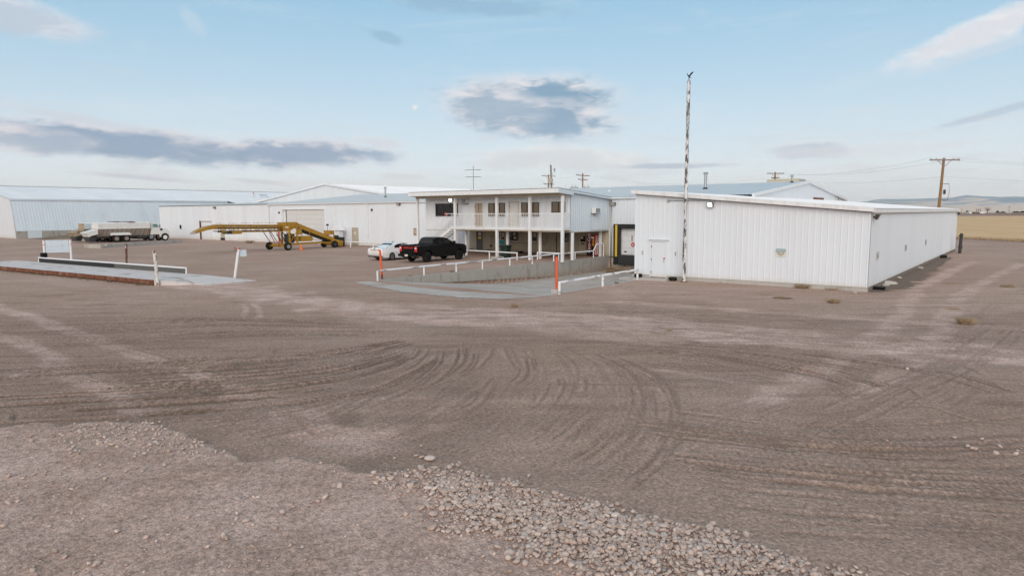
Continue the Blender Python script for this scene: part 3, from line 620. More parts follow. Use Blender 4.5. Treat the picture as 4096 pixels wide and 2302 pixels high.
def build_stones():
    ms=stone_mat(); rs=np.random.RandomState(5)
    pts=[]   # x,y,size,embed
    def inside(poly,n,smin,smax,power,margin=0,dens=None):
        P=np.array(poly); lo=P.min(0); hi=P.max(0); c_=0
        xy=rs.uniform(lo,hi,(n,2)); d=(xy-np.array([CX,CY]))@np.array([fwd.x,fwd.y])/math.hypot(fwd.x,fwd.y); lat=(xy-np.array([CX,CY]))@np.array([right.x,right.y])
        ok=(d>6.3)&(np.abs(lat)<d*.80+.4); xy=xy[ok]
        sd=poly_sd(xy[:,0],xy[:,1],poly)+(fbm(xy[:,0]*2.2,xy[:,1]*2.2,91,3)-.5)*.9
        xy=xy[sd>margin]; sd=sd[sd>margin]
        s=smin+(smax-smin)*rs.uniform(0,1,len(xy))**power
        return xy,s,sd
    P=np.array(COB_POLY); area=np.prod(P.max(0)-P.min(0))
    xy,s,sd=inside(COB_POLY,int(area*1050),.015,.054,2.1,-.05)
    keep=rs.uniform(0,1,len(xy))<np.clip(.10+sd*1.3,0,1)
    for (a,b),q in zip(xy[keep],s[keep]): pts.append((a,b,q,.25))
    P=np.array(COB2_POLY); area=np.prod(P.max(0)-P.min(0))
    xy,s,sd=inside(COB2_POLY,int(area*150),.012,.046,2.6,0)
    for (a,b),q in zip(xy,s): pts.append((a,b,q,.15))
    P=np.array(PALE_POLY); P=np.clip(P,[CX-40,CY-5],[CX+25,CY+30]); area=np.prod(P.max(0)-P.min(0))
    xy=rs.uniform(P.min(0),P.max(0),(int(area*45),2)); d=(xy-np.array([CX,CY]))@np.array([fwd.x,fwd.y]); lat=(xy-np.array([CX,CY]))@np.array([right.x,right.y])
    xy=xy[(d>6.3)&(d<19)&(np.abs(lat)<d*.8+.4)]; sd=poly_sd(xy[:,0],xy[:,1],PALE_POLY)
    xy=xy[(sd>-.1)&(fbm(xy[:,0]*.9,xy[:,1]*.9,17,3)>.40)]
    for a,b in xy: pts.append((a,b,.008+.042*rs.uniform(0,1)**5,-.1))
    # a few strays out on the gravel
    for px,py,q in [(1685,1785,.05),(1665,1822,.05),(1690,1830,.06),(1720,1838,.07),(1735,1880,.06),(1800,1870,.05),(1830,1860,.06),(1840,1850,.04),(2115,1905,.05),(1580,1830,.03),(3548,1768,.06),(3817,1750,.045),(3928,1763,.06),(3870,1790,.045),(3885,1795,.05),(3900,1792,.04),(4000,1785,.05),(3985,1812,.04),(4070,1805,.05),(4065,1815,.06),(3920,1800,.04),(3660,1200,.08),(2850,2100,.07),(3630,1475,.06)]:
        p=gp(px,py); pts.append((p.x,p.y,q,-.1))
    pts=np.array(pts); z=ground_fields(pts[:,0],pts[:,1])[0]
    # cobbles pile a little above the ground where they are thick
    sdc=poly_sd(pts[:,0],pts[:,1],COB_POLY); pile=np.clip(sdc,0,1.1)*.035*rs.uniform(0,1.1,len(pts))
    z=z+np.where(pts[:,3]>.2,pile,0)
    dist=np.hypot(pts[:,0]-CX,pts[:,1]-CY); shown=pts[:,2]/dist
    depth=(pts[:,0]-CX)*fwd.x+(pts[:,1]-CY)*fwd.y
    order=np.argsort(-np.where(depth>7.6,shown,0)); big=set(order[:300].tolist())
    hi=[stone_shape(2,k,(1,rs.uniform(.6,.95),rs.uniform(.32,.6))) for k in range(8)]
    lo=[stone_shape(1,k+20,(1,rs.uniform(.55,.95),rs.uniform(.35,.65))) for k in range(10)]
    meshes=[]
    for v,f in hi:
        me=bpy.data.meshes.new('cobble'); me.from_pydata(v.tolist(),[],f.tolist()); me.materials.append(ms)
        me.polygons.foreach_set('use_smooth',np.ones(len(f),bool)); meshes.append(me)
    VV=[];FF=[];nb=0
    for i,(a,b,q,em) in enumerate(pts):
        yaw=rs.uniform(0,6.28); t1,t2=rs.normal(0,.22,2)
        if i in big:
            o=bpy.data.objects.new('cobble',meshes[i%8]); col.objects.link(o); o.parent=GROUND
            o.location=(a,b,z[i]+q*.45); o.scale=(q,q,q); o.rotation_euler=(t1,t2,yaw)
        else:
            v,f=lo[i%10]; Rm=np.array(Matrix.Rotation(yaw,3,'Z')@Matrix.Rotation(t1*2,3,'X')@Matrix.Rotation(t2*2,3,'Y'))
            VV.append((v*q)@Rm.T+np.array([a,b,z[i]+q*.4])); FF.append(f+nb); nb+=len(v)
    V=np.concatenate(VV); Fc=np.concatenate(FF)
    me=bpy.data.meshes.new('loose_stones'); me.vertices.add(len(V)); me.vertices.foreach_set('co',V.ravel().astype(np.float32))
    nf=len(Fc); me.loops.add(nf*3); me.polygons.add(nf); me.loops.foreach_set('vertex_index',Fc.ravel().astype(np.int32))
    me.polygons.foreach_set('loop_start',np.arange(0,nf*3,3,dtype=np.int32)); me.polygons.foreach_set('loop_total',np.full(nf,3,np.int32)); me.update(calc_edges=True)
    me.polygons.foreach_set('use_smooth',np.ones(nf,bool)); me.materials.append(ms)
    o=bpy.data.objects.new('loose_stones',me); col.objects.link(o); o.parent=GROUND; tag(o,'pale rounded cobbles and pebbles spilled along the edge of the spread dirt',kind='stuff')
    print('stones',len(pts),'tris',nf)
build_stones()

# far ground: field, ploughed strip, plain, hills -------------------
def sheet(name,pts,mat,z,kind='structure',n=1):
    mb=MB(); mb.quad(*[(p[0],p[1],z) for p in pts]); o=mb.build(name,mat,kind=kind); 
    if o.data.polygons[0].normal.z<0: o.data.flip_normals()
    return o
def field_mat(name,c1,c2,c3,rows,bumpy=.5):
    m=bpy.data.materials.new(name); m.use_nodes=True; t=m.node_tree; b=t.nodes['Principled BSDF']; N=NT(t)
    P=N.n('ShaderNodeNewGeometry').outputs['Position']; sp=N.n('ShaderNodeSeparateXYZ'); t.links.new(P,sp.inputs[0])
    a=N.m('ADD',N.m('MULTIPLY',sp.outputs[0],rows[0]),N.m('MULTIPLY',sp.outputs[1],rows[1])); al=N.m('ADD',N.m('MULTIPLY',sp.outputs[0],rows[1]),N.m('MULTIPLY',sp.outputs[1],-rows[0]))
    n=N.noise(N.comb(N.m('MULTIPLY',a,.35),N.m('MULTIPLY',al,.02),0),1,5,.65); n2=N.noise(P,.25,6,.7); n3=N.noise(P,3,4,.7)
    cc=N.mix(N.ramp(n,.42,.62),c1,c2); cc=N.mix(N.m('MULTIPLY',N.ramp(n2,.5,.66),.7),cc,c3)
    v=N.m('ADD',.65,N.m('MULTIPLY',n3,.7)); cc=N.mix(1,cc,N.comb(v,v,v),'MULTIPLY')
    t.links.new(cc,b.inputs['Base Color']); b.inputs['Roughness'].default_value=1; b.inputs['Specular IOR Level'].default_value=.1
    return m
fn0=gp(3822,957); fn1=gp(4096,971); fd=(fn1-fn0).normalized(); fb=Vector((-fd.y,fd.x,0)); fb=fb if fb.dot(fwd)>0 else -fb
M_STUB=field_mat('stubble',(.62,.405,.225),(.71,.48,.285),(.50,.325,.18),(fb.x,fb.y))
M_PLOW=field_mat('ploughed_soil',(.25,.135,.085),(.31,.18,.12),(.2,.11,.075),(fb.x,fb.y))
M_PLAIN=field_mat('dry_plain',(.42,.33,.27),(.50,.40,.32),(.36,.30,.25),(fb.x,fb.y))
def strip(name,d0,d1,mat,z,l0=-220,l1=260,kind='structure',wob=0):
    mb=MB(); n=60; A=[];B=[]
    for i in range(n+1):
        s=l0+(l1-l0)*i/n
        w=wob*(mnoise.noise(Vector((s*.05,d0,0))))
        A.append(fn0+fd*s+fb*(d0+w)+Vector((0,0,z))); B.append(fn0+fd*s+fb*d1+Vector((0,0,z)))
    for i in range(n): mb.add([A[i],A[i+1],B[i+1],B[i]],[(0,1,2,3)])
    o=mb.build(name,mat,kind=kind)
    if o.data.polygons[0].normal.z<0: o.data.flip_normals()
    return o
strip('stubble_field',2.0,430,M_STUB,.06,-330,420,wob=1.0)
strip('ploughed_field',428,1150,M_PLOW,.16,-700,900,wob=6)
# rough dry verge along the near edge of the field
def blades(mb,cx,cy,cz,h,n,spread,rnd,lean=.5,w=.012):
    for _ in range(n):
        a=rnd.uniform(0,6.28); r=spread*rnd.random()**.6; x=cx+math.cos(a)*r; y=cy+math.sin(a)*r
        b=rnd.uniform(0,6.28); L=h*rnd.uniform(.5,1.1); dx=math.cos(b)*L*lean*rnd.random(); dy=math.sin(b)*L*lean*rnd.random()
        px,py=-math.sin(b)*w,math.cos(b)*w
        mb.add([(x-px,y-py,cz),(x+px,y+py,cz),(x+dx*.4,y+dy*.4,cz+L*.6),(x+dx,y+dy,cz+L)],[(0,1,2),(0,2,3)])
rv=random.Random(3); mb=MB()
for i in range(2600):
    s=rv.uniform(-60,90); d=rv.uniform(.8,5.5) if i%3 else rv.uniform(1.2,2.4); p=fn0+fd*s+fb*d
    blades(mb,p.x,p.y,.03,.30,5,.35,rv,.8,.03)
mb.build('verge_grass',M_WEED,kind='stuff',recalc=False,label='rough dry grass along the near edge of the stubble field')
def build_hills():
    far=[(2600,842),(3200,830),(3438,808),(3510,796),(3590,796),(3739,792),(3797,790),(3855,779),(3891,783),(3960,786),(4096,786),(4300,782),(4600,790),(5200,800),(6000,815)]
    midl=[(2600,845),(3400,836),(3560,818),(3650,817),(3775,812),(3874,808),(3955,797),(4027,791),(4096,792),(4250,794),(4500,800),(5000,812),(6000,825)]
    fx,fy=math.atan2(fwd.x,fwd.y),0
    az=np.arange(8,68,.09); az=np.sort(az); Rk=np.concatenate([np.linspace(1500,7800,14),np.linspace(8100,11800,34),np.linspace(12000,16500,34)])
    def eltab(l):
        A=[];E_=[]
        for px,py in l:
            r=ray(px,py); A.append(math.degrees(math.atan2(r.x*right.x+r.y*right.y,r.x*fwd.x+r.y*fwd.y))); E_.append(r.z/math.hypot(r.x,r.y))
        return np.array(A),np.array(E_)
    aF,eF=eltab(far); aM,eM=eltab(midl)
    AZ,RR=np.meshgrid(az,Rk); hF=np.interp(AZ,aF,eF)*15000; hM=np.interp(AZ,aM,eM)*10800
    n=fbm(AZ*1.1,RR*.0011,5,5)-.5; n2=fbm(AZ*3.5,RR*.003,8,4)-.5
    z=smooth(2000,8600,RR)*46-1+n*6*smooth(2500,6000,RR)
    z=np.maximum(z,hM*smooth(8300,10800,RR)*(1-.55*smooth(10800,12400,RR))*(1+.5*n*smooth(.2,.8,1-np.abs(RR-9600)/1700))+n2*14)
    z=np.maximum(z,hF*smooth(11400,15000,RR)*(1-.5*smooth(15000,16500,RR))*(1+.45*n*(1-smooth(14000,15000,RR)))+n2*16)
    z[RR<8000]=np.minimum(z[RR<8000],52)
    # anchor the skylines
    phi=math.atan2(fwd.x,fwd.y); a=np.radians(AZ)+phi
    x=CX+RR*np.sin(a); y=CY+RR*np.cos(a)
    na,nr=len(az),len(Rk); i=np.arange(nr-1)[:,None]; k=np.arange(na-1)[None,:]
    q=np.stack([i*na+k,i*na+k+1,(i+1)*na+k+1,(i+1)*na+k],-1).reshape(-1,4)
    m=bpy.data.materials.new('hill_country'); m.use_nodes=True; t=m.node_tree; b=t.nodes['Principled BSDF']; N=NT(t)
    P=N.n('ShaderNodeNewGeometry').outputs['Position']; sp=N.n('ShaderNodeSeparateXYZ'); t.links.new(P,sp.inputs[0])
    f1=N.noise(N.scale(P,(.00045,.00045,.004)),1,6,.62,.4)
    cc=N.mix(N.ramp(f1,.45,.53),(.72,.58,.50),(.25,.33,.40))  # tan and forest colours paled and blued: part of the haze is painted in
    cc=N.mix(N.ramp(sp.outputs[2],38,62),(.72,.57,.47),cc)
    t.links.new(cc,b.inputs['Base Color']); b.inputs['Roughness'].default_value=1; b.inputs['Specular IOR Level'].default_value=0
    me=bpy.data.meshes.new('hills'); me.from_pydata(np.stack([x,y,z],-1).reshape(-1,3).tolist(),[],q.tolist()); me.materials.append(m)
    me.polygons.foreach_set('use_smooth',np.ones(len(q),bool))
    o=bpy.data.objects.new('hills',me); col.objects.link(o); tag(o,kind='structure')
    if me.polygons[0].normal.z<0: me.flip_normals()
build_hills()
# plain between the ploughed land and the hills, and the land round about
mb=MB(); nseg=72
for i in range(nseg):
    a0=2*math.pi*i/nseg; a1=2*math.pi*(i+1)/nseg
    P0=[(CX+r*math.cos(a),CY+r*math.sin(a),-.35) for r,a in ((1000,a0),(1000,a1),(17000,a1),(17000,a0))]
    mb.add(P0,[(0,1,2,3)])
pl=mb.build('plain',M_PLAIN,kind='structure')
# ------------------------------------------------------------------ ribbed sheet walls and roofs
def pieces(mb):
    """split a panel that an opening cuts in two into its separate sheets"""
    key=lambda p:(round(p[0],3),round(p[1],3),round(p[2],3)); par=list(range(len(mb.f))); seen={}
    def root(i):
        while par[i]!=i: i=par[i]
        return i
    edges=[]
    for i,f in enumerate(mb.f):
        q=[mb.v[k] for k in f]; edges.append(q)
        for j in range(i):
            r=edges[j]
            # strips are neighbours when they share a vertical side that overlaps
            for a,b in ((1,2),(0,3)):
                c,d=(0,3) if a==1 else (1,2)
                A0,A1,B0,B1=q[a],q[b],r[c],r[d]
                if abs(A0[0]-B0[0])+abs(A0[1]-B0[1])<2e-3 or ((Vector(A0)-Vector(B0)).cross(Vector(A1)-Vector(A0)).length<2e-3):
                    u=(Vector(A1)-Vector(A0)); L=u.length
                    if L<1e-6: continue
                    u/=L; t0=(Vector(B0)-Vector(A0)).dot(u); t1=(Vector(B1)-Vector(A0)).dot(u)
                    if min(L,max(t0,t1))-max(0,min(t0,t1))>1e-3: par[root(i)]=root(j)
    out={}
    for i,f in enumerate(mb.f): out.setdefault(root(i),MB()).add([mb.v[k] for k in f],[(0,1,2,3)])
    return list(out.values())
def cladding(parent,name,O,A,UPV,Nn,L,h0,htop,mat,panel='wall_panel',openings=(),pw=.9144,rib=.026,liner=.10,pitch=3,s_start=0):
    """a wall/roof part: a flat liner sheet behind plus one ribbed sheet object for every panel.
    O origin, A along, UPV up-the-sheet, Nn outward normal; htop: number or function of s; openings: (s0,s1,h0,h1)"""
    O=Vector(O);A=Vector(A);UPV=Vector(UPV);Nn=Vector(Nn); ht=htop if callable(htop) else (lambda s:htop)
    def strips(mb,prof):
        for (sa,da),(sb,db) in zip(prof[:-1],prof[1:]):
            if sb-sa<1e-5: continue
            iv=[(h0,None)]; mid=(sa+sb)/2; cuts=sorted([(o[2],o[3]) for o in openings if o[0]<=mid<=o[1]])
            lo=h0; segs=[]
            for c0,c1 in cuts:
                if c0>lo+1e-4: segs.append((lo,c0))
                lo=max(lo,c1)
            segs.append((lo,None))
            for a,b in segs:
                ba=ht(sa) if b is None else b; bb=ht(sb) if b is None else b
                if ba<=a+1e-4 and bb<=a+1e-4: continue
                mb.add([O+A*sa+UPV*a+Nn*da,O+A*sb+UPV*a+Nn*db,O+A*sb+UPV*bb+Nn*db,O+A*sa+UPV*ba+Nn*da],[(0,1,2,3)])
    brk=sorted(set([0,L]+[min(max(o[k],0),L) for o in openings for k in (0,1)]))
    lm=MB(); strips(lm,[(s,-liner) for s in brk]); wall=lm.build(name,mat,parent,recalc=False)
    n=int(math.ceil(L/pw-1e-6)); pp=pw/pitch
    for i in range(n):
        s0=i*pw; s1=min(L,(i+1)*pw); prof=[]
        for k in range(pitch):
            b=s0+k*pp
            for ds,d in ((0,rib),(.022,rib),(.05,0),(pp-.03,0)): prof.append((b+ds,d))
        prof.append((s1,rib)); prof=[(s,d) for s,d in prof if s<s1-1e-6]+[(s1,rib)]
        ex=[]
        for x in brk:
            if s0+1e-4<x<s1-1e-4:
                for (sa,da),(sb,db) in zip(prof[:-1],prof[1:]):
                    if sa<=x<=sb: ex.append((x,da+(db-da)*(x-sa)/max(sb-sa,1e-6)))
        prof=sorted(prof+ex); mb=MB(); strips(mb,prof)
        for pc in pieces(mb): pc.build(panel,mat,wall,recalc=False)
    return wall
X=Vector((1,0,0));Y=Vector((0,1,0));Z=Vector((0,0,1))
def wallpack(label,pos,face,lit=None,size=.34,group=None,tilt=True):
    """wall flood lamp: housing, lens, bracket"""
    t=thing('wall_floodlight',label,'floodlight',pos,0,group); f=Vector(face); s=Vector((-f.y,f.x,0)); p=Vector(pos); w=size/2
    d0,d1=.10,.30
    mb=MB(); A=[p+f*d0+s*w+Z*.13,p+f*d0-s*w+Z*.13,p+f*d1-s*w+Z*.13,p+f*d1+s*w+Z*.13]
    B=[p+f*d0+s*w-Z*.13,p+f*d0-s*w-Z*.13,p+f*(d1-.12)-s*w-Z*.13,p+f*(d1-.12)+s*w-Z*.13]
    mb.hexa(B+A); mb.build('housing',M_FRAME,t)
    nn=(f*.26+Vector((0,0,-.12))).normalized(); e=nn*.006; k=.82
    c=(A[2]+A[3]+B[2]+B[3])/4
    MB().add([c+(q-c)*k+e for q in (A[2],A[3],B[3],B[2])],[(0,1,2,3)]).build('lens',lit or M_LAMPO,t)
    MB().box(p.x-.05 if abs(f.y)>.5 else min(p.x,p.x+f.x*d0),p.x+.05 if abs(f.y)>.5 else max(p.x,p.x+f.x*d0),min(p.y,p.y+f.y*d0) if abs(f.y)>.5 else p.y-.05,max(p.y,p.y+f.y*d0) if abs(f.y)>.5 else p.y+.05,p.z-.05,p.z+.05).build('bracket',M_DSTEEL,t)
    return t
def panel_door(parent,u0,u1,z0,z1,v,mat,frame=None,knob='r',deep=.06):
    """hinged door with frame and knob in a wall facing -y at v"""
    d=MB().cbox(u0+.05,u1-.05,v+.0,v+deep-.01,z0+.02,z1-.05,.008).build('door',mat,parent)
    fm=MB(); fm.box(u0-.05,u0+.045,v-.035,v+deep,z0,z1+.05).box(u1-.045,u1+.05,v-.035,v+deep,z0,z1+.05).box(u0+.046,u1-.046,v-.034,v+deep,z1-.045,z1+.049)
    fm.build('door_frame',frame or M_TRIM,parent)
    k=u1-.13 if knob=='r' else u0+.13
    MB().lathe([(.012,0),(.012,-.03),(.032,-.035),(.032,-.065),(.012,-.075)],(k,v,z0+.98),'y',10).build('handle',M_STEEL,d,smooth=True)
    for hz in (.25,1.0,1.75):
        kk=u0+.04 if knob=='r' else u1-.07
        MB().box(kk,kk+.03,v-.045,v-.012,z0+hz,z0+hz+.1).build('hinge',M_DSTEEL,d)
    return d
def window(parent,u0,u1,z0,z1,v,n=2,glass=None,frame=None,sill=True):
    fw=.055; fr=frame or M_FRAME
    w=MB(); w.box(u0,u0+fw,v-.03,v+.06,z0,z1).box(u1-fw,u1,v-.03,v+.06,z0,z1).box(u0+fw,u1-fw,v-.029,v+.06,z0,z0+fw).box(u0+fw,u1-fw,v-.029,v+.06,z1-fw,z1)
    for i in range(1,n):
        c=u0+(u1-u0)*i/n; w.box(c-.03,c+.03,v-.025,v+.06,z0+fw,z1-fw)
    o=w.build('window',fr,parent)
    for i in range(n):
        a=u0+(u1-u0)*i/n+.03+(fw-.03 if i==0 else 0); b=u0+(u1-u0)*(i+1)/n-.03-(fw-.03 if i==n-1 else 0)
        MB().box(a+.001,b-.001,v+.012,v+.022,z0+fw,z1-fw).build('pane',glass or M_GLASS,o)
    if sill: MB().box(u0-.04,u1+.04,v-.05,v-.032,z0-.05,z0-.002).build('sill',M_TRIM,o)
    return o

# ------------------------------------------------------------------ right-hand shed
W_,D_=12.58,42.1
shed=thing('storage_shed','long low white ribbed metal shed with a grey door, nearest the camera on the right','shed',(0,0,0))
SL=(4.05-5.16)/W_
top=lambda s:5.16+SL*s
fw_=cladding(shed,'wall',(0,0,0),X,Z,-Y,W_,.22,lambda s:top(s)-.02,M_SHED,openings=[(1.03,2.05,.0,2.24)],rib=.012)
sw_=cladding(shed,'wall',(W_,0,0),Y,Z,X,D_,.22,3.95,M_SHED,rib=.012)
MB().box(.0,.04,.02,16.0,-1.2,5.1).build('wall',M_SHED,shed)
MB().quad((0,D_,0),(W_,D_,0),(W_,D_,4.05),(0,D_,5.16)).build('wall',M_SHED,shed)
MB().box(.02,W_-.02,.03,.28,-1.5,.235).box(-.14,.01,-.02,16.05,-1.5,.2).build('foundation',M_CONCP,shed)
MB().box(W_-.28,W_+.012,.29,D_-.03,-.3,.22).build('foundation',pmat('damp_footing',(.20,.165,.135),.9,0,.25,1.5),shed)
# roof of long sheets running down to the right
sl=Vector((W_+.25,0,SL*(W_+.25))); Ls=sl.length; un=sl.normalized()
cladding(shed,'roof',(-.12,D_+.1,5.17),-Y,un,un.cross(-Y)*(-1 if un.cross(-Y).z<0 else 1),D_+.4,0,Ls,M_ROOFW,'roof_panel',liner=.03)
MB().hexa([(-.14,-.34,4.99),(W_+.14,-.34,4.99+SL*(W_+.14)),(W_+.14,-.05,4.99+SL*(W_+.14)),(-.14,-.05,4.99),(-.14,-.34,5.20),(W_+.14,-.34,5.20+SL*(W_+.14)),(W_+.14,-.05,5.20+SL*(W_+.14)),(-.14,-.05,5.20)]).build('fascia',M_TRIM,shed)
MB().box(W_+.03,W_+.17,-.04,D_+.1,3.82,4.02).build('gutter',M_TRIM,shed)
MB().hexa([(0,-.062,4.955),(W_,-.062,4.955+SL*W_),(W_,-.03,4.955+SL*W_),(0,-.03,4.955),(0,-.062,4.985),(W_,-.062,4.985+SL*W_),(W_,-.03,4.985+SL*W_),(0,-.03,4.985)]).build('eave_shadow_strip',M_RUST,shed)  # brown strip added to draw the shadow line under the fascia
MB().box(W_+.028,W_+.06,0,D_,3.78,3.815).build('eave_shadow_strip',M_BEIGE,shed)  # beige strip drawing the same eave shadow line below the gutter
door=panel_door(shed,1.05,2.03,.1,2.22,-.01,M_SHED,M_SHED)
MB().box(.93,2.2,-.14,-.03,2.29,2.33).build('drip_cap',M_TRIM,shed)
MB().box(1.06,2.02,-.05,.0,.08,.125).build('threshold',M_RUST,shed)
MB().box(1.86,1.97,-.026,-.012,1.18,1.26).build('door_sticker',M_REDP,door)
tag(MB().prism([(-.35,-1.25),(2.5,-.95),(2.55,-.02),(-.35,-.02)],'z',-.05,.085).build('door_step',M_CONCP),'flat concrete slab in front of the grey shed door','step')
def tyre(label,pos,r=.24,w=.2,rz=0,lean=0,group='old small tyres lying by the walls'):
    mb=MB(); prof=[]
    for k in range(9):
        a=math.pi*(k/8)-math.pi/2; prof.append((r-.055+.055*math.cos(a),w/2*math.sin(a)))
    ring=[]; n=18
    V=[];full=prof+[(r*.52,w*.42),(r*.50,0),(r*.52,-w*.42)]
    for r_,t_ in full:
        for k in range(n):
            a=2*math.pi*k/n; V.append((r_*math.cos(a),r_*math.sin(a),t_+w/2))
    m=len(full); Fc=[(i*n+k,i*n+(k+1)%n,((i+1)%m)*n+(k+1)%n,((i+1)%m)*n+k) for i in range(m) for k in range(n)]
    mb.add(V,Fc); o=mb.build('tyre',M_TYRE,smooth=True); o.location=pos; o.rotation_euler=(lean,0,rz); tag(o,label,'tyre',group); return o
tyre('small black tyre lying on the step left of the shed door',(.45,-.38,.085)); tyre('small black tyre lying just right of the shed door, by the flagpole',(2.62,-.36,.0),.25)
# conduit, junction boxes and lamp on the shed front
cd=thing('conduit_run','thin metal conduit with two junction boxes under the shed eave','conduit',(2.14,-.03,4.54))
MB().tube([(2.2,-.06,4.54),(4.7,-.06,4.53)],.018).build('pipe',M_STEEL,cd)
for q in (2.14,4.74): MB().cbox(q-.07,q+.07,-.13,-.03,4.48,4.60,.01).build('junction_box',M_STEEL,cd)
wallpack('bright rectangular floodlight below the eave of the shed front',(4.66,-.03,4.28),(0,-1,0),M_LAMPW,.32)
wallpack('dark floodlight at the top of the shed side wall, by the front corner',(W_+.03,.35,3.62),(1,0,0),None,.36)
wallpack('tiny dark lamp at the far top corner of the shed side wall',(W_+.03,41.3,3.62),(1,0,0),None,.22)
# little notices beside the door
for q,w in ((.52,'left'),(2.62,'right')):
    t=thing('wall_notice','small white printed notice on the shed wall %s of the grey door'%w,'notice',(q,-.04,1.5))
    MB().box(q-.07,q+.07,-.04,-.03,1.40,1.66).build('sheet',M_TRIM,t)
    for k in range(3): MB().box(q-.05,q+.05,-.044,-.041,1.60-k*.05,1.62-k*.05).build('print_line',M_INK,t)
    MB().lathe([(.028,0),(.028,-.004)],(q,-.041,1.45),'y',10).build('symbol',M_MAROON if w=='left' else M_INK,t)
def parking_sign(label,pos,ax,nrm,group=None):
    t=thing('parking_sign',label,'sign',pos,0,group); p=Vector(pos); ax=Vector(ax); n=Vector(nrm)
    def plate(nm,mat,a0,a1,z0,z1,d):
        q=[p+ax*a+Z*z+n*dd for dd in (d-.006,d) for a,z in ((a0,z0),(a1,z0),(a1,z1),(a0,z1))]
        return MB().hexa(q).build(nm,mat,t)
    plate('plate',M_SIGNW,-.26,.26,-.20,.20,.006); plate('header',M_SIGNB,-.25,.25,.035,.19,.013)
    lettering('lettering','PARKING',.118,M_SIGNW,t,p+Z*.112+n*.016,ax,Z,bold=.004)
    lettering('lettering','EMPLOYEES',.072,M_INK,t,p-Z*.045+n*.009,ax,Z,bold=.003); lettering('lettering','ONLY',.072,M_INK,t,p-Z*.135+n*.009,ax,Z,bold=.003)
parking_sign('blue and cream PARKING EMPLOYEES ONLY sign on the shed front',(8.45,-.03,1.78),X,-Y)
for q,w in ((2.04,'nearest of the three'),(11.1,'middle of the three'),(20.16,'farthest of the three')):
    parking_sign('small parking sign on the shed side wall, %s'%w,(W_+.03,q,1.66),Y,X)

# ------------------------------------------------------------------ main warehouse behind
MV=16.1; U0,U1=-64.1,1.5; EZ,RZ,RV=5.20,6.66,31.5
wh=thing('warehouse','long white metal warehouse with a big overhead door and pale blue gable roof','warehouse',(-30,MV,0))
ops=[(-60.9-U0,-51.75-U0,-.2,4.45),(-46.42-U0,-45.34-U0,-.2,2.18),(-9.8-U0,-6.5-U0,-1.5,2.52)]
low=[(-26.62-U0,-25.6-U0,-.2,2.05),(-23.5-U0,-22.9-U0,1.23,2.05),(-22.5-U0,-21.17-U0,1.15,2.03),(-19.44-U0,-18.29-U0,1.17,2.05),(-15.73-U0,-15.1-U0,1.15,2.04),(-14.27-U0,-13.35-U0,-.2,1.86)]
cladding(wh,'wall',(U0,MV,0),X,Z,-Y,-27.5-U0,.05,EZ-.03,M_WALL,openings=ops[:2])
s0=-27.5
cladding(wh,'wall',(s0,MV,0),X,Z,-Y,16.5,.05,2.36,M_CREAM,openings=[(a+U0-s0,b+U0-s0,c_,d) for a,b,c_,d in low])
cladding(wh,'wall',(-11,MV,0),X,Z,-Y,11.0,-.6,EZ-.03,M_WALL,openings=[(a+U0+11,b+U0+11,c_,d) for a,b,c_,d in ops[2:]])
MB().quad((s0,MV+.05,2.3),(-11,MV+.05,2.3),(-11,MV+.05,EZ),(s0,MV+.05,EZ)).build('wall',M_WALL,wh)
gp_=[(MV,0),(47,0),(47,EZ),(RV,RZ),(MV,EZ)]
for u in (U0+.02,U1): MB().quad(*[(u,a,b) for a,b in gp_]).build('gable_wall',M_WALL,wh)
MB().quad((U0,47,0),(U1,47,0),(U1,47,EZ),(U0,47,EZ)).build('wall',M_WALL,wh)
MB().box(-11,0,MV-.10,MV-.02,-1.6,-.6).build('foundation',M_CONC,wh)
for v0,v1,s in ((MV-.18,RV,1),(47.2,RV,-1)):
    rise=Vector((0,v1-v0,RZ-EZ+.03)); Ls=rise.length; un=rise.normalized(); nn=X.cross(un) if s>0 else (-X).cross(un)
    cladding(wh,'roof',(U0+.1 if s>0 else U1+.15,v0,EZ),X*s,un,nn,U1-U0+.05,0,Ls,M_ROOF,'roof_panel',liner=.03,pw=.9144 if s>0 else 3.6576,pitch=3)
MB().box(U0+.1,U1+.16,RV-.2,RV+.2,RZ+.015,RZ+.07).build('ridge_cap',M_ROOF,wh)
for a,b in (((MV-.25,EZ-.06),(RV,RZ-.02)),((47.25,EZ-.06),(RV,RZ-.02))):
    MB().hexa([(U1+.02,a[0],a[1]-.1),(U1+.2,a[0],a[1]-.1),(U1+.2,b[0],b[1]-.1),(U1+.02,b[0],b[1]-.1),(U1+.02,a[0],a[1]+.14),(U1+.2,a[0],a[1]+.14),(U1+.2,b[0],b[1]+.14),(U1+.02,b[0],b[1]+.14)]).build('rake_trim',M_TRIM,wh)
MB().box(U0+.05,-27.6,MV-.22,MV-.05,EZ-.14,EZ-.012).box(-10.8,-.2,MV-.22,MV-.05,EZ-.14,EZ-.012).build('gutter',M_TRIM,wh)
for u in (-64.0,-43.4): MB().box(u-.06,u+.06,MV-.16,MV-.04,.1,EZ-.15).build('downpipe',M_TRIM,wh)
MB().box(U1+.012,U1+.02,33.5,37.5,4.9,5.25).build('rust_patch',M_RUST,wh)
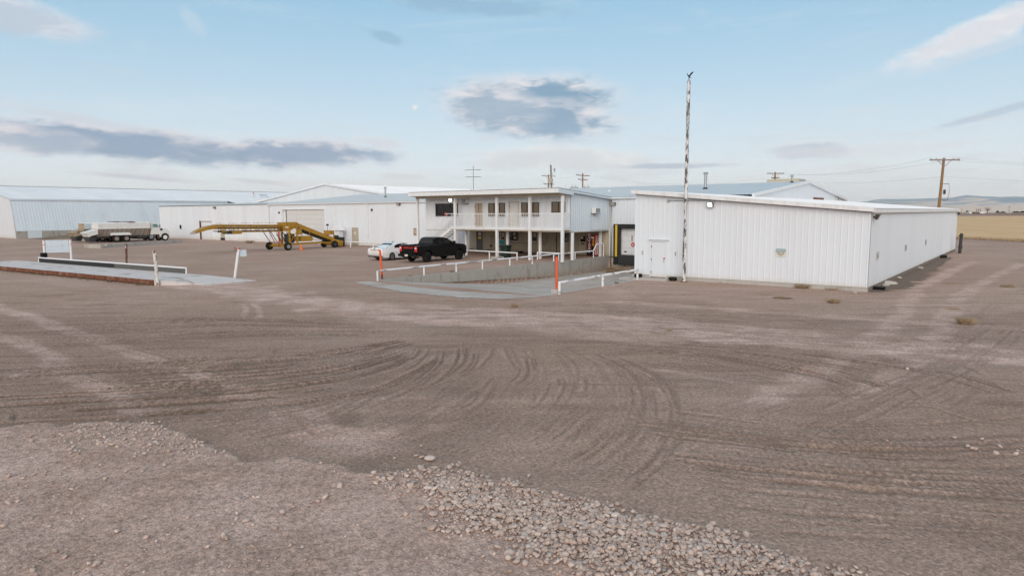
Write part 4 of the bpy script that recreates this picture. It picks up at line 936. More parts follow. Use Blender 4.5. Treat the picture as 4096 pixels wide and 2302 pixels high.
# overhead door of horizontal sections
od=MB().box(-60.95,-60.85,MV-.08,MV+.3,0,4.5).box(-51.8,-51.70,MV-.08,MV+.3,0,4.5).box(-60.849,-51.801,MV-.08,MV+.3,4.40,4.5).build('door_frame',M_TRIM,wh)
M_ODOOR=pmat('cream_door_section',(.66,.65,.64),.5,0,.05,1)
for k in range(7): MB().cbox(-60.15,-51.82,MV+.12,MV+.17,.02+k*.626,.02+k*.626+.616,.012).build('door_section',M_ODOOR,wh)
MB().box(-60.84,-60.5,MV+.20,MV+.3,0,4.4).build('door_gap',M_TRIM,wh); MB().box(-60.49,-60.16,MV+.25,MV+.3,0,4.4).build('door_gap',M_DARK,wh)
panel_door(wh,-46.4,-45.36,0,2.14,MV-.02,M_CREAM,M_CREAM)
MB().box(-46.05,-45.75,MV-.035,MV-.022,1.4,1.65).build('door_sign',M_PAPER,wh)
# doors, windows and notices of the ground floor under the office
M_DDOOR=pmat('dark_grey_door',(.075,.075,.07),.5)
dd=panel_door(wh,-26.6,-25.62,0,2.02,MV-.02,M_DDOOR,M_CREAM,'l'); MB().box(-26.25,-25.95,MV-.033,MV-.022,1.62,1.9).build('door_sign',M_SIGNW,dd); MB().box(-26.28,-25.92,MV-.033,MV-.022,1.25,1.5).build('door_sign',M_YELB,dd)
ww=window(wh,-23.5,-22.9,1.23,2.05,MV-.02,1); 
for a,b,c_,d in ((-23.45,-23.25,1.30,1.62),(-23.44,-23.24,1.66,1.92),(-23.15,-22.97,1.5,1.95)): MB().box(a,b,MV-.024,MV-.018,c_,d).build('notice',M_PAPER,ww)
ww=window(wh,-22.5,-21.17,1.15,2.03,MV-.02,2)
for a,b,c_,d in ((-22.32,-22.1,1.55,1.8),(-21.75,-21.5,1.66,1.95),(-21.7,-21.42,1.3,1.55)): MB().box(a,b,MV-.024,MV-.018,c_,d).build('notice',M_PAPER,ww)
ww=window(wh,-19.44,-18.29,1.17,2.05,MV-.02,2); MB().box(-19.3,-19.0,MV-.024,MV-.018,1.6,1.95).build('notice',M_PAPER,ww)
window(wh,-15.73,-15.1,1.15,2.04,MV-.02,1)
dd=panel_door(wh,-14.25,-13.37,.02,1.84,MV-.02,M_CREAM,M_CREAM,'l')
MB().box(-13.98,-13.45,MV-.034,MV-.022,1.25,1.75).build('door_window',M_GLASS,dd); MB().box(-13.93,-13.7,MV-.042,MV-.036,1.5,1.72).build('notice',M_PAPER,dd)
MB().box(-13.9,-13.55,MV-.034,MV-.022,.98,1.14).build('door_sign',M_OLIVE,dd)
tag(MB().box(-23.53,-22.9,MV-.05,MV-.03,.76,1.20).build('notice_board',M_TURQ),'turquoise board on the wall under the office, behind the bin','board')
for u,lb in ((-16.57,'dark pipe down the cream wall under the office'),): tag(MB().tube([(u,MV-.08,0),(u,MV-.08,2.3)],.035).build('wall_pipe',M_DSTEEL),lb,'pipe')
tag(MB().tube([(-22.4,MV-.06,.98),(-17.9,MV-.06,.92),(-17.7,MV-.06,1.0),(-17.68,MV-.06,1.9)],.018,6).build('wall_conduit',M_DSTEEL),'thin conduit along the cream wall below the windows','conduit')
tag(MB().cbox(-24.7,-24.45,MV-.1,MV-.03,.45,.7,.01).tube([(-24.58,MV-.05,.7),(-24.58,MV-.05,1.7)],.014,6).build('electric_box',M_DSTEEL),'small dark electric box with conduit right of the dark grey door','box')
tag(MB().box(-24.75,-24.25,MV-.045,MV-.03,1.42,1.85).build('wall_sign',pmat('tan_sign',(.42,.33,.18),.7)),'tan warning sign on the cream wall right of the dark door','sign')
tyre('black tyre at the cream wall left of the dark grey door',(-27.1,15.75,0),.28,.18); tyre('black tyre at the cream wall between the dark door and the bin',(-24.6,15.75,0),.28,.18)
tyre('black tyre at the cream wall below the middle office window',(-20.6,15.75,0),.28,.18); tyre('black tyre at the cream wall by the dark pipe',(-16.5,15.6,0),.3,.2)
wallpack('wall lamp below the warehouse eave left of the office',(-38.0,MV-.03,4.9),(0,-1,0),None,.5)
wallpack('large grey lamp below the eave above the dock door',(-10.55,MV-.03,4.62),(0,-1,0),None,.5)
eb=thing('meter_box','brown framed square box on the white wall left of the office stair','box',(-34.9,MV,1.4))
p=on_v(1663,926,MV); MB().cbox(p.x-.28,p.x+.28,MV-.10,MV-.03,p.z-.36,p.z+.36,.02).build('frame',M_RUST,eb); MB().box(p.x-.2,p.x+.2,MV-.115,MV-.102,p.z-.28,p.z+.28).build('cover',M_CREAM,eb)
for px,py,lb in ((1118,850,'small round vent in the white wall left of the overhead door'),(1489,839,'small round vent high in the white wall right of the downpipe')):
    p=on_v(px,py,MV); o=MB().lathe([(.13,0),(.13,-.12),(.10,-.14)],(p.x,MV-.02,p.z),'y',12).build('wall_vent',M_DSTEEL,smooth=True); tag(o,lb,'vent')
# roof pipes and plant
def stack(label,u,v,z0,z1,r,cap=True,mat=None):
    t=thing('roof_pipe',label,'roof pipe',(u,v,z0)); MB().tube([(u,v,z0-.15),(u,v,z1)],r,12).build('pipe',mat or M_STEEL,t,smooth='auto')
    MB().lathe([(r*2,-.02),(r*1.3,.18)],(u,v,z0),'z',12).build('flashing',M_DSTEEL if mat is None else M_TRIM,t)
    if cap: MB().lathe([(r*.9,-.12),(r*1.7,-.1),(r*1.7,-.02),(r*1.2,.0),(r*1.6,.03),(r*1.6,.07)],(u,v,z1),'z',12).build('cap',mat or M_STEEL,t)
rz=lambda v:EZ+(v-MV)*(RZ-EZ)/(RV-MV) if v<RV else RZ-(v-RV)*(RZ-EZ)/(47-RV)
stack('tall galvanised flue on the roof behind the shed',-5.5,24,rz(24),7.42,.13); stack('dark capped flue on the roof left of the office',-49.3,24,rz(24),7.25,.11)
stack('short white vent on the pale roof above the dock',-15.6,24,rz(24),6.12,.09,False,M_TRIM); stack('shiny thin flue beside the roof unit',.3,30.5,rz(30.5),7.25,.09)
ru=thing('roof_unit','beige boxy cooling unit on the warehouse ridge beside a flue','roof unit',(-1.2,34.5,6.4))
MB().cbox(-3.0,.1,33.6,36,6.2,7.1,.03).build('case',M_BEIGE,ru); MB().box(.101,.13,33.8,35.8,6.35,7.0).build('grille',M_STEEL,ru); MB().box(-3.35,-3.0,33.8,34.8,6.3,6.8).build('hood',M_RUST,ru)
MB().box(U1+.02,U1+.08,43.6,43.75,4.1,5.35).build('downpipe',M_STEEL,wh)
# dock: sectional door, seal, leveller, number, stop disc
dk=thing('dock_door','white sectional dock door marked 1 with black padded seal','dock door',(-8.2,MV,0))
for k in range(4):
    MB().cbox(-9.75,-6.55,MV+.02,MV+.07,.2+k*.585,.2+k*.585+.575,.012).build('door_section',M_TRIM,dk)
lettering('number','1',.62,M_OLIVE,dk,(-8.75,MV+.012,1.62),X,Z,bold=.02)
MB().lathe([(.20,0),(.20,-.006)],(-8.66,MV+.016,1.10),'y',16).build('stop_disc',M_REDP,dk); 
for k in range(2): MB().box(-8.78,-8.54,MV+.004,MV+.008,1.03+k*.08,1.07+k*.08).build('disc_lettering',M_TRIM,dk)
MB().cbox(-9.5,-9.25,MV+.005,MV+.018,.42,.52,.004).build('latch',M_PLAST,dk)
MB().cbox(-10.36,-9.78,MV-.42,MV-.03,.03,2.5,.04).build('seal_pad',M_BLACK,dk); MB().cbox(-6.5,-5.9,MV-.42,MV-.03,.03,2.5,.04).build('seal_pad',M_BLACK,dk)
MB().cbox(-10.38,-5.88,MV-.44,MV-.03,2.505,2.87,.05).build('header_pad',M_BLACK,dk)
MB().box(-10.16,-9.96,MV-.445,MV-.422,.05,2.8).build('guide_stripe',M_YELB,dk)
MB().cbox(-9.85,-6.4,MV-.5,MV-.03,-.62,.17,.03).build('leveller',M_DSTEEL,dk)
for u in (-10.2,-6.2): MB().cbox(u-.2,u+.2,MV-.32,MV-.11,-.62,.0,.03).build('bumper',M_BLACK,dk)
MB().box(-10.9,-4,MV-.24,MV-.101,-.02,.028).build('dock_edge_strip',M_DSTEEL,dk)
tag(MB().tube([(-10.72,MV-.16,-1.1),(-10.72,MV-.16,4.95)],.055,8).build('conduit_pipe',M_STEEL,smooth=True),'galvanised pipe up the wall between the office and the dock','pipe')

# left-hand annex: same wall line, lower roof
an=thing('warehouse_annex','white metal annex left of the overhead door, with a maroon door post','building',(-80,MV,0))
cladding(an,'wall',(-96.2,MV,0),X,Z,-Y,32.0,-.1,EZ-.03,M_WALL,openings=[(-82.8+96.2,-79.6+96.2,-.3,2.74),(-77+96.2,-75.9+96.2,-.3,2.24)])
rise=Vector((0,18,.75)); un=rise.normalized()
cladding(an,'roof',(-96.4,MV-.18,EZ),X,un,X.cross(un),32.3,0,rise.length,M_ROOF,'roof_panel',liner=.03)
for q in ((-96.2,-96.2),): MB().quad((q[0],MV,-.2),(q[0],34,-.2),(q[0],34,5.9),(q[0],MV,EZ)).build('wall',M_WALL,an)
MB().box(-82.7,-79.65,MV+.0,MV+.05,-.1,2.7).build('door',M_WALL,an); MB().box(-83.0,-82.7,MV-.12,MV+.06,-.2,2.85).build('door_post',M_MAROON,an)
MB().box(-82.69,-79.4,MV-.12,MV-.03,2.72,2.84).build('door_header',M_BEIGE,an)
MB().box(-77,-75.9,MV-.0,MV+.05,-.1,2.22).build('door',M_CREAM,an); MB().box(-77,-75.9,MV-.1,MV-.01,-.15,.35).build('door_sill',M_DARK,an)
wallpack('dark lamp below the annex eave on the left',(-78.2,MV-.03,4.82),(0,-1,0),None,.6)
p=on_v(724,907,MV); tag(MB().cbox(p.x-.2,p.x+.2,MV-.14,MV-.03,p.z-.3,p.z+.3,.02).build('switch_box',M_PLAST),'small black box on the annex wall above the truck bonnet','box')

# big gabled warehouse behind
GV=32.2; PU,PZ=-73.0,8.66; GS=.131; GL,GR=-101.0,-49.0
gz=lambda u:PZ-abs(u-PU)*GS
gw=thing('gabled_warehouse','tall pale gabled warehouse rising behind the white front buildings','warehouse',(PU,GV,0))
cladding(gw,'wall',(GL,GV,0),X,Z,-Y,GR-GL,4.4,lambda s:gz(GL+s)-.03,M_WALL2)
for a in (GL,GR): MB().quad((a,GV,3.5),(a,GV+75,3.5),(a,GV+75,gz(a)),(a,GV,gz(a))).build('wall',M_WALL2,gw)
MB().quad((GL,GV+75,3.5),(GR,GV+75,3.5),(GR,GV+75,gz(GR)),(PU,GV+75,PZ),(GL,GV+75,gz(GL))).build('wall',M_WALL2,gw)
for s,e in ((1,GR),(-1,GL)):
    sl=Vector((PU-e-s*.0,0,PZ-gz(e))); un=sl.normalized(); nn=Vector((-un.z,0,un.x)) if un.x>0 else Vector((un.z,0,-un.x))
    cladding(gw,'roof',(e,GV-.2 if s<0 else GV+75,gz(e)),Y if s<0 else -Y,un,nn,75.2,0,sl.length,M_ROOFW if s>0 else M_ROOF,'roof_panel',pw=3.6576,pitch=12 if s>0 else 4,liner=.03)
    MB().hexa([(e,GV-.28,gz(e)-.16),(PU,GV-.28,PZ-.16),(PU,GV-.02,PZ-.16),(e,GV-.02,gz(e)-.16),(e,GV-.28,gz(e)+.1),(PU,GV-.28,PZ+.1),(PU,GV-.02,PZ+.1),(e,GV-.02,gz(e)+.1)]).build('rake_trim',M_TRIM,gw)

# far-left storage barn with leaning side wall
ba=thing('storage_barn','huge pale barn with a leaning ribbed side wall on a concrete base, far left','barn',(-130,.5,0))
BU,BE,BR=-112.4,-114.1,-131.0; BZ0,BZ1,BZ2=1.2,6.5,9.1
wv=Vector((BE-BU,0,BZ1-BZ0)); un=wv.normalized()
cladding(ba,'wall',(BU,.5,BZ0),Y,un,Vector((un.z,0,-un.x)),37.6,0,wv.length,M_WALLB,pitch=2)
MB().box(BU-.3,BU,.55,38,-.6,BZ0-.01).build('foundation',M_CONC,ba)
MB().box(BU+.002,BU+.03,2.1,4.1,0,1.17).build('door',M_WALLB,ba)
mir=2*BR
MB().quad((BU,.5,-.3),(BE,.5,BZ1),(BR,.5,BZ2),(mir-BE,.5,BZ1),(mir-BU,.5,-.3)).build('wall',M_WALL,ba)
MB().quad((BE,110,-.3),(BE,110,BZ1),(BR,110,BZ2),(mir-BE,110,BZ1),(mir-BU,110,-.3)).build('wall',M_WALL,ba)
rs_=Vector((BR-BE,0,BZ2-BZ1)); un=rs_.normalized(); nn=Vector((un.z,0,-un.x))
cladding(ba,'roof',(BE+.0,.3,BZ1),Y,un,nn,110,0,rs_.length,M_ROOFW,'roof_panel',pw=1.8288,pitch=2,liner=.03)
MB().quad((BR,.3,BZ2),(BR,110,BZ2),(mir-BE,110,BZ1),(mir-BE,.3,BZ1)).build('roof',M_ROOFW,ba)
cladding(ba,'roof',(BE-un.x*8.5,38.1,BZ1-un.z*8.5),Y,un,nn,72,0,8.5,M_ROOFW,'roof_panel',pw=1.8288,pitch=2,liner=.03)
MB().box(BE-.02,BE+.22,.3,38,BZ1-.30,BZ1-.02).build('gutter',M_WALLB,ba)
MB().box(BR-.25,BR+.25,.3,110.3,BZ2+.02,BZ2+.07).build('ridge_cap',M_STEEL,ba)
cu=thing('roof_hoist_house','small pale blue hoist house on the barn roof','roof house',(-120,50,7.4))
MB().prism([(-123,7.75),(-120,7.1),(-120,8.2),(-123,8.45)],'y',49.2,51.0).build('wall',M_WALLB,cu); MB().hexa([(-123.2,49.0,8.47),(-119.8,49.0,8.2),(-119.8,51.2,8.2),(-123.2,51.2,8.47),(-123.2,49.0,8.53),(-119.8,49.0,8.26),(-119.8,51.2,8.26),(-123.2,51.2,8.53)]).build('roof',M_ROOFW,cu)
pt=thing('roof_mast','thin mast with a red and white tip on the barn roof','mast',(-120,47.7,7.3)); MB().tube([(-120,47.7,7.2),(-120,47.7,8.5)],.04,6).build('pole',M_GWOOD,pt); MB().lathe([(.10,0),(.14,.1),(.1,.25)],(-120.1,47.6,8.42),'z',8).build('beacon',M_REDP,pt)
# ------------------------------------------------------------------ two-storey office on posts
of=thing('office_block','white two-storey office on posts with balcony, stair and flat overhanging roof','office',(-19,9.8,0))
OV=9.8; OL,OR=-27.46,-11.0
wins=[(-26.15,-23.3,3.58,4.77,3),(-19.62,-17.74,3.56,4.74,3),(-15.96,-14.10,3.55,4.74,3),(-12.83,-11.45,3.88,4.77,2)]
drs=[(-21.27,-20.22),(-17.28,-16.24)]
cladding(of,'wall',(OL,OV,0),X,Z,-Y,OR-OL,2.34,5.36,M_WALL,openings=[(a-OL,b-OL,c_,d) for a,b,c_,d,_ in wins]+[(a-OL,b-OL,2.5,4.82) for a,b in drs],pitch=4)
cladding(of,'wall',(OR,OV,0),Y,Z,X,MV-OV-.15,2.32,lambda s:5.53-.065*s,M_WALLB,pitch=3)
MB().quad((OL,OV,2.3),(OL,MV,2.3),(OL,MV,5.2),(OL,OV,5.55)).build('wall',M_WALL,of)
MB().box(OL,OR-.02,OV+.02,MV-.05,2.26,2.33).build('floor',M_BEIGE,of)
MB().box(OL+.5,OR-.5,OV+2.6,OV+2.65,2.35,5.1).build('inner_wall',M_BEIGE,of)
for i,(a,b,c_,d,n) in enumerate(wins): window(of,a,b,c_,d,OV-.02,n,M_GLASS if i==0 else M_GLASSB)
M_TAN=pmat('tan_door',(.42,.335,.255),.55)
d1=panel_door(of,-21.25,-20.24,2.6,4.80,OV-.02,M_TAN,M_TRIM); MB().box(-20.76,-20.73,OV-.045,OV-.022,2.65,4.7).build('door_strip',M_FRAME,d1)
panel_door(of,-17.26,-16.26,2.6,4.80,OV-.02,M_ODOOR,M_BEIGE)
# roof slab, fascia, ribs
z0=lambda v:5.80-.074*(v-7.5)
RL,RR_=-27.42,-10.62
sl=Vector((0,16.05-7.5,z0(16.05)-z0(7.5))); un=sl.normalized()
cladding(of,'roof',(RL,7.48,5.80),X,un,X.cross(un),RR_-RL,0,sl.length,M_ROOFW,'roof_panel',liner=.03,rib=.035)
MB().hexa([(RL,7.5,z0(7.5)-.37),(RR_,7.5,z0(7.5)-.37),(RR_,7.56,z0(7.5)-.37),(RL,7.56,z0(7.5)-.37),(RL,7.5,5.775),(RR_,7.5,5.775),(RR_,7.56,5.775),(RL,7.56,5.775)]).build('fascia',M_TRIM,of)
for u,m_ in ((RL,M_TRIM),(RR_-.05,M_WALLB)):
    MB().hexa([(u,7.561,z0(7.56)-.37),(u+.05,7.561,z0(7.56)-.37),(u+.05,9.72,z0(9.72)-.37),(u,9.72,z0(9.72)-.37),(u,7.561,z0(7.56)-.03),(u+.05,7.561,z0(7.56)-.03),(u+.05,9.72,z0(9.72)-.03),(u,9.72,z0(9.72)-.03)]).build('fascia',m_,of)
u=RR_-.05; MB().hexa([(OR+.05,9.721,z0(9.72)-.16),(u+.05,9.721,z0(9.72)-.16),(u+.05,16.0,z0(16)-.16),(OR+.05,16.0,z0(16)-.16),(OR+.05,9.721,z0(9.72)-.03),(u+.05,9.721,z0(9.72)-.03),(u+.05,16.0,z0(16)-.03),(OR+.05,16,z0(16)-.03)]).build('rake_trim',M_WALLB,of)
MB().hexa([(RL+.05,7.561,5.42),(RR_-.06,7.561,5.42),(RR_-.06,9.7,5.36),(RL+.05,9.7,5.36),(RL+.05,7.561,5.45),(RR_-.06,7.561,5.45),(RR_-.06,9.7,5.39),(RL+.05,9.7,5.39)]).build('soffit',M_BEIGE,of)
MB().box(-27.4,-10.78,8.42,8.58,5.2,5.415).build('beam',M_CREAM,of)
CU=[-27.25,-22.45,-17.6,-14.1,-10.88]
for k,u in enumerate(CU): MB().cbox(u-.11,u+.11,8.39,8.61,0 if k!=4 else -.05,5.2,.012).build('post',M_TRIM,of)
for u in CU[1:]: MB().cbox(u-.10,u+.10,9.85,10.05,0,2.26,.012).build('post',M_TRIM,of)
for u in (-22.0,-18.4,-14.7,-11.6): MB().cbox(u-.11,u+.11,15.5,15.72,0,2.26,.012).build('post',M_CREAM if u<-12 else M_TRIM,of)
MB().cbox(-18.05,-17.15,8.1,8.9,-.05,.15,.03).build('footing',M_CONCP,of)
# balcony deck
MB().box(-22.95,-10.78,8.40,OV-.03,2.50,2.60).build('deck',M_TRIM,of); MB().box(-22.9,-10.8,8.45,8.55,2.36,2.5).box(-22.9,-10.8,9.5,9.6,2.34,2.5).build('deck_beam',M_BEIGE,of)
MB().box(-22.95,-10.78,8.36,8.40,2.46,2.66).build('deck_edge',M_TRIM,of)
rl=thing('balcony_railing','white balcony railing of thin upright balusters along the office','railing',(-17,8.45,2.6))
MB().box(-23.6,-10.86,8.40,8.45,3.80,3.85).box(-10.86,-10.81,8.40,9.75,3.80,3.85).build('top_rail',M_TRIM,rl)
MB().box(-22.95,-10.86,8.41,8.44,2.70,2.74).box(-10.85,-10.82,8.41,9.75,2.70,2.74).build('bottom_rail',M_TRIM,rl)
bal=None
def baluster(x,y,z0_,z1_,par):
    global bal
    return MB().box(x-.014,x+.014,y-.014,y+.014,z0_,z1_).build('baluster',M_TRIM,par)
n=66
for k in range(n+1):
    u=-22.85+k*(22.85-10.9)/n
    if min(abs(u-q) for q in CU)<.13: continue
    baluster(u,8.425,2.74,3.80,rl)
for k in range(7): baluster(-10.835,8.58+k*.18,2.74,3.80,rl)
# stair
stc=thing('office_stair','open white stair with slim railings climbing to the office balcony','stair',(-25.2,9.1,0))
SX0,SX1=-27.3,-22.95; NT_=13
for v in (8.5,9.55): MB().hexa([(SX0,v,.0),(SX0+.35,v,.0),(SX0+.35,v+.05,.0),(SX0,v+.05,.0),(SX1-.2,v,2.58),(SX1+.02,v,2.40),(SX1+.02,v+.05,2.40),(SX1-.2,v+.05,2.58)]).build('stringer',M_TRIM,stc)
for k in range(1,NT_): 
    x=SX0+.12+(SX1-SX0-.12)*k/NT_; z=2.58*k/NT_; MB().box(x-.02,x+.26,8.56,9.54,z-.02,z+.02).build('tread',M_CREAM,stc)
for v in (8.50,9.57):
    rs2=MB().tube([(SX0-.1,v,1.0),(SX1-.55,v,3.55),(SX1-.5,v,3.82)],.022,6).build('handrail',M_TRIM,stc)
    for k in range(19):
        t=k/19; x=SX0+.1+(SX1-.6-SX0-.1)*t; z=.05+2.4*t; baluster(x,v,z+.05,z+1.02-.0*t,stc)
# air conditioners
def aircon(label,u,v,z,face,w=.62,h=.42,d=.35):
    t=thing('air_conditioner',label,'air conditioner',(u,v,z)); f=Vector(face); s=Vector((-f.y,f.x,0)) if abs(f.y)<.5 else Vector((1,0,0)); p=Vector((u,v,z))
    def bx(nm,mat,a0,a1,z0_,z1_,d0,d1): 
        q=[p+s*a+f*dd+Z*zz for zz in (z0_,z1_) for a,dd in ((a0,d0),(a1,d0),(a1,d1),(a0,d1))]; return MB().hexa(q).build(nm,mat,t)
    bx('case',M_TRIM,-w/2,w/2,-h/2,h/2,.03,d); bx('grille',M_STEEL,-w*.42,w*.42,-h*.4,h*.4,d+.001,d+.012)
    for k in range(4): bx('louvre',M_DSTEEL,-w*.40,w*.40,-h*.36+k*h*.2,-h*.30+k*h*.2,d+.013,d+.018)
    bx('shelf',M_RUST,-w/2-.04,w/2+.04,-h/2-.04,-h/2-.002,.03,d+.02)
aircon('rusty window air conditioner high on the office front by the lit lamp',-22.25,OV-.03,4.95,(0,-1,0))
aircon('white air conditioner on the pale blue side of the office',OR+.02,13.4,4.05,(1,0,0),.8,.46,.42)
MB_=MB().tube([(OR+.05,12.9,3.9),(OR+.05,12.9,2.42),(OR+.05,15.7,2.38)],.015,6).build('side_conduit',M_STEEL); tag(MB_,'thin conduit from the air conditioner down the office side wall','conduit')
# the lit floodlight on the second post
lm=thing('lit_floodlight','glowing floodlight at the top of the second office post','floodlight',(-22.62,8.3,5.0))
MB().cbox(-22.95,-22.58,8.24,8.40,4.90,5.16,.02).build('housing',M_FRAME,lm); MB().box(-22.93,-22.60,8.225,8.239,4.92,5.14).build('lens',M_LAMP,lm); MB().box(-22.58,-22.45,8.32,8.389,5.0,5.06).build('bracket',M_DSTEEL,lm)
tag(MB().lathe([(.15,0),(.15,-.012),(.12,-.014)],(-24.85,OV-.05,3.78),'y',16).build('window_sticker',M_REDP),'red round sticker in the left office window','sticker')
# antenna, dish and small things on the office roof
an_=thing('tv_antenna','thin double-crossed television antenna on the office roof','antenna',(-21.56,10,5.62))
MB().tube([(-21.56,10,5.55),(-21.56,10,8.1)],.022,6).build('mast',M_DSTEEL,an_)
for z in (7.73,7.12):
    MB().tube([(-22.48,10,z+.04),(-20.7,10,z-.04)],.016,6).build('boom',M_DSTEEL,an_)
    for k in range(5):
        x=-22.4+k*.41; MB().tube([(x,9.75,z),(x,10.25,z)],.008,5).build('element',M_DSTEEL,an_)
ds=thing('satellite_dish','grey satellite dish standing on the office roof by the antenna','satellite dish',(-21.85,10,5.62))
prof=[(.02+.33*k/6,.10*(k/6)**2) for k in range(7)]
o=MB().lathe(prof,(0,0,0),'y',18).build('dish',M_STEEL,ds,smooth=True); o.location=(.0,.0,.38); o.rotation_euler=(R(25),0,R(35)); o.scale=(1,1,1)
MB().tube([(-21.85,10,5.5),(-21.85,10.05,5.98)],.025,6).build('bracket',M_DSTEEL,ds)
stack('small rust-topped pipe on the office roof right of the antenna',*on_v(2128,756,12).to_tuple()[:1],12,z0(12),5.95,.06,True,M_STEEL)
# ------------------------------------------------------------------ vending machine, bin, rails
vm=thing('vending_machine','dark red drinks vending machine under the office','vending machine',(-12.35,15.5,0))
MB().cbox(-12.77,-11.94,15.22,16.0,.06,1.92,.03).build('cabinet',M_COLAR,vm)
MB().box(-12.74,-12.22,15.20,15.219,.45,1.88).build('front_panel',M_COLA,vm); MB().box(-12.21,-11.97,15.20,15.219,.1,1.88).build('selection_panel',M_PLAST,vm); MB().box(-12.74,-12.22,15.20,15.219,.1,.44).build('kick_panel',M_PLAST,vm)
for k in range(5): MB().box(-12.17,-12.02,15.19,15.199,.95+k*.13,1.03+k*.13).build('button',M_YELB,vm)
MB().box(-12.30,-12.02,15.185,15.199,1.58,1.76).build('notice',M_PAPER,vm)
lettering('lettering','Coca-Cola',.40,M_TRIM,vm,(-12.52,15.19,1.15),Z,-X,shear=.3,bold=.006)
for k,(a,b) in enumerate(((15.30,15.42),(15.55,15.75))): MB().hexa([(-11.939,a,.15),(-11.93,a,.15),(-11.93,b,.15),(-11.939,b,.15),(-11.939,a+.15,1.85),(-11.93,a+.15,1.85),(-11.93,b+.1,1.85),(-11.939,b+.1,1.85)]).build('white_stripe',M_TRIM,vm)
lettering('lettering','Coca-Cola',.26,M_TRIM,vm,(-11.925,15.86,1.0),Z,-Y,shear=.3)
for x in (-12.7,-12.0):
    for y in (15.3,15.9): MB().lathe([(.03,0),(.03,.06)],(x,y,0),'z',8).build('foot',M_PLAST,vm)
bn=thing('wheelie_bin','dark green wheelie bin standing by the office post','bin',(-17.35,9.35,0))
def ring(cx,cy,hx,hy,z,b=.04): return [(cx-hx+b,cy-hy,z),(cx+hx-b,cy-hy,z),(cx+hx,cy-hy+b,z),(cx+hx,cy+hy-b,z),(cx+hx-b,cy+hy,z),(cx-hx+b,cy+hy,z),(cx-hx,cy+hy-b,z),(cx-hx,cy-hy+b,z)]
MB().loft([ring(-17.35,9.35,.27,.27,.06),ring(-17.35,9.35,.36,.37,1.0)]).build('body',M_BIN,bn)
MB().loft([ring(-17.35,9.33,.42,.44,1.0),ring(-17.35,9.33,.42,.44,1.05),ring(-17.35,9.33,.30,.33,1.12)]).build('lid',M_BIN,bn)
for x in (-17.62,-17.08): MB().lathe([(.13,-.03),(.13,.03)],(x,9.62,.13),'x',12).build('wheel',M_TYRE,bn)
MB().tube([(-17.7,9.82,.98),(-17.0,9.82,.98)],.02,6).build('handle',M_BIN,bn)
def rail(name,label,pts,posts,r=.055,pr=.05,mat=None,cat='rail',group=None,zb=0):
    t=thing(name,label,cat,(posts[0][0],posts[0][1],0),0,group); m_=mat or M_WPIPE
    MB().tube(pts,r,10).build('pipe',m_,t,smooth='auto')
    for x,y,z in posts: MB().tube([(x,y,zb-.15),(x,y,z)],pr,8).build('post',m_,t,smooth='auto')
    for p in (pts[0],pts[-1]): MB().lathe([(r*.6,-r*.9),(r*.95,-r*.3),(r*.95,r*.3),(r*.6,r*.9)],p,'z',8).build('elbow',m_,t,smooth=True)
    return t
M_WPIPE2=pmat('chipped_white_pipe',(.78,.78,.80),.42,0,.05,2,dirt=(.14,.10,.08),dirt_amt=.8,dirt_scale=(1.1,1.1,6))
rail('pipe_rail','long white pipe rail along the top of the left dock wall',[(-11.1,-10.4,.58),(-11.1,-6.6,.6),(-11.1,-1.0,.61),(-11.1,4.8,.62),(-11.1,10.7,.62),(-11.1,13.6,.6),(-11.1,14.1,1.16),(-11.1,15.3,1.16)],
     [(-11.1,v,z) for v,z in ((-10.4,.58),(-6.65,.6),(-3.7,.6),(-1.05,.61),(2.0,.62),(4.75,.62),(7.6,.62),(10.7,.62),(13.62,.6),(15.3,1.16))],mat=M_WPIPE2)
rail('pipe_rail','short chipped white pipe rail leading to the shed corner',[(1.0,-9.5,.55),(.92,-5.3,.58),(.8,-1.15,.58)],[(1.0,-9.5,.55),(.92,-5.3,.58),(.8,-1.15,.58)],.07,.065,mat=M_WPIPE2)
pa=gp(1840,1034); pb=gp(1961,1036); 
rail('pipe_rail','low white pipe rail in front of the bin and office post',[(-21.2,8.0,.62),(-17.8,7.75,.62),(-14.75,7.6,.6)],[(-21.0,8.0,.62),(-17.85,7.75,.62),(-14.75,7.6,.6)])
rail('pipe_rail','short white pipe rail between the office posts behind the dock rail',[(-13.7,9.0,.62),(-11.4,8.9,.62)],[(-13.7,9.0,.62),(-11.5,8.9,.62)])
rail('pipe_rail','white pipe rail along the warehouse wall behind the white car',[(-47.8,13.6,.62),(-40,13.4,.62),(-33.5,13.2,.62)],[(-47.6,13.6,.62),(-43.6,13.5,.62),(-39.5,13.4,.62),(-35,13.25,.62)],.07,.065)
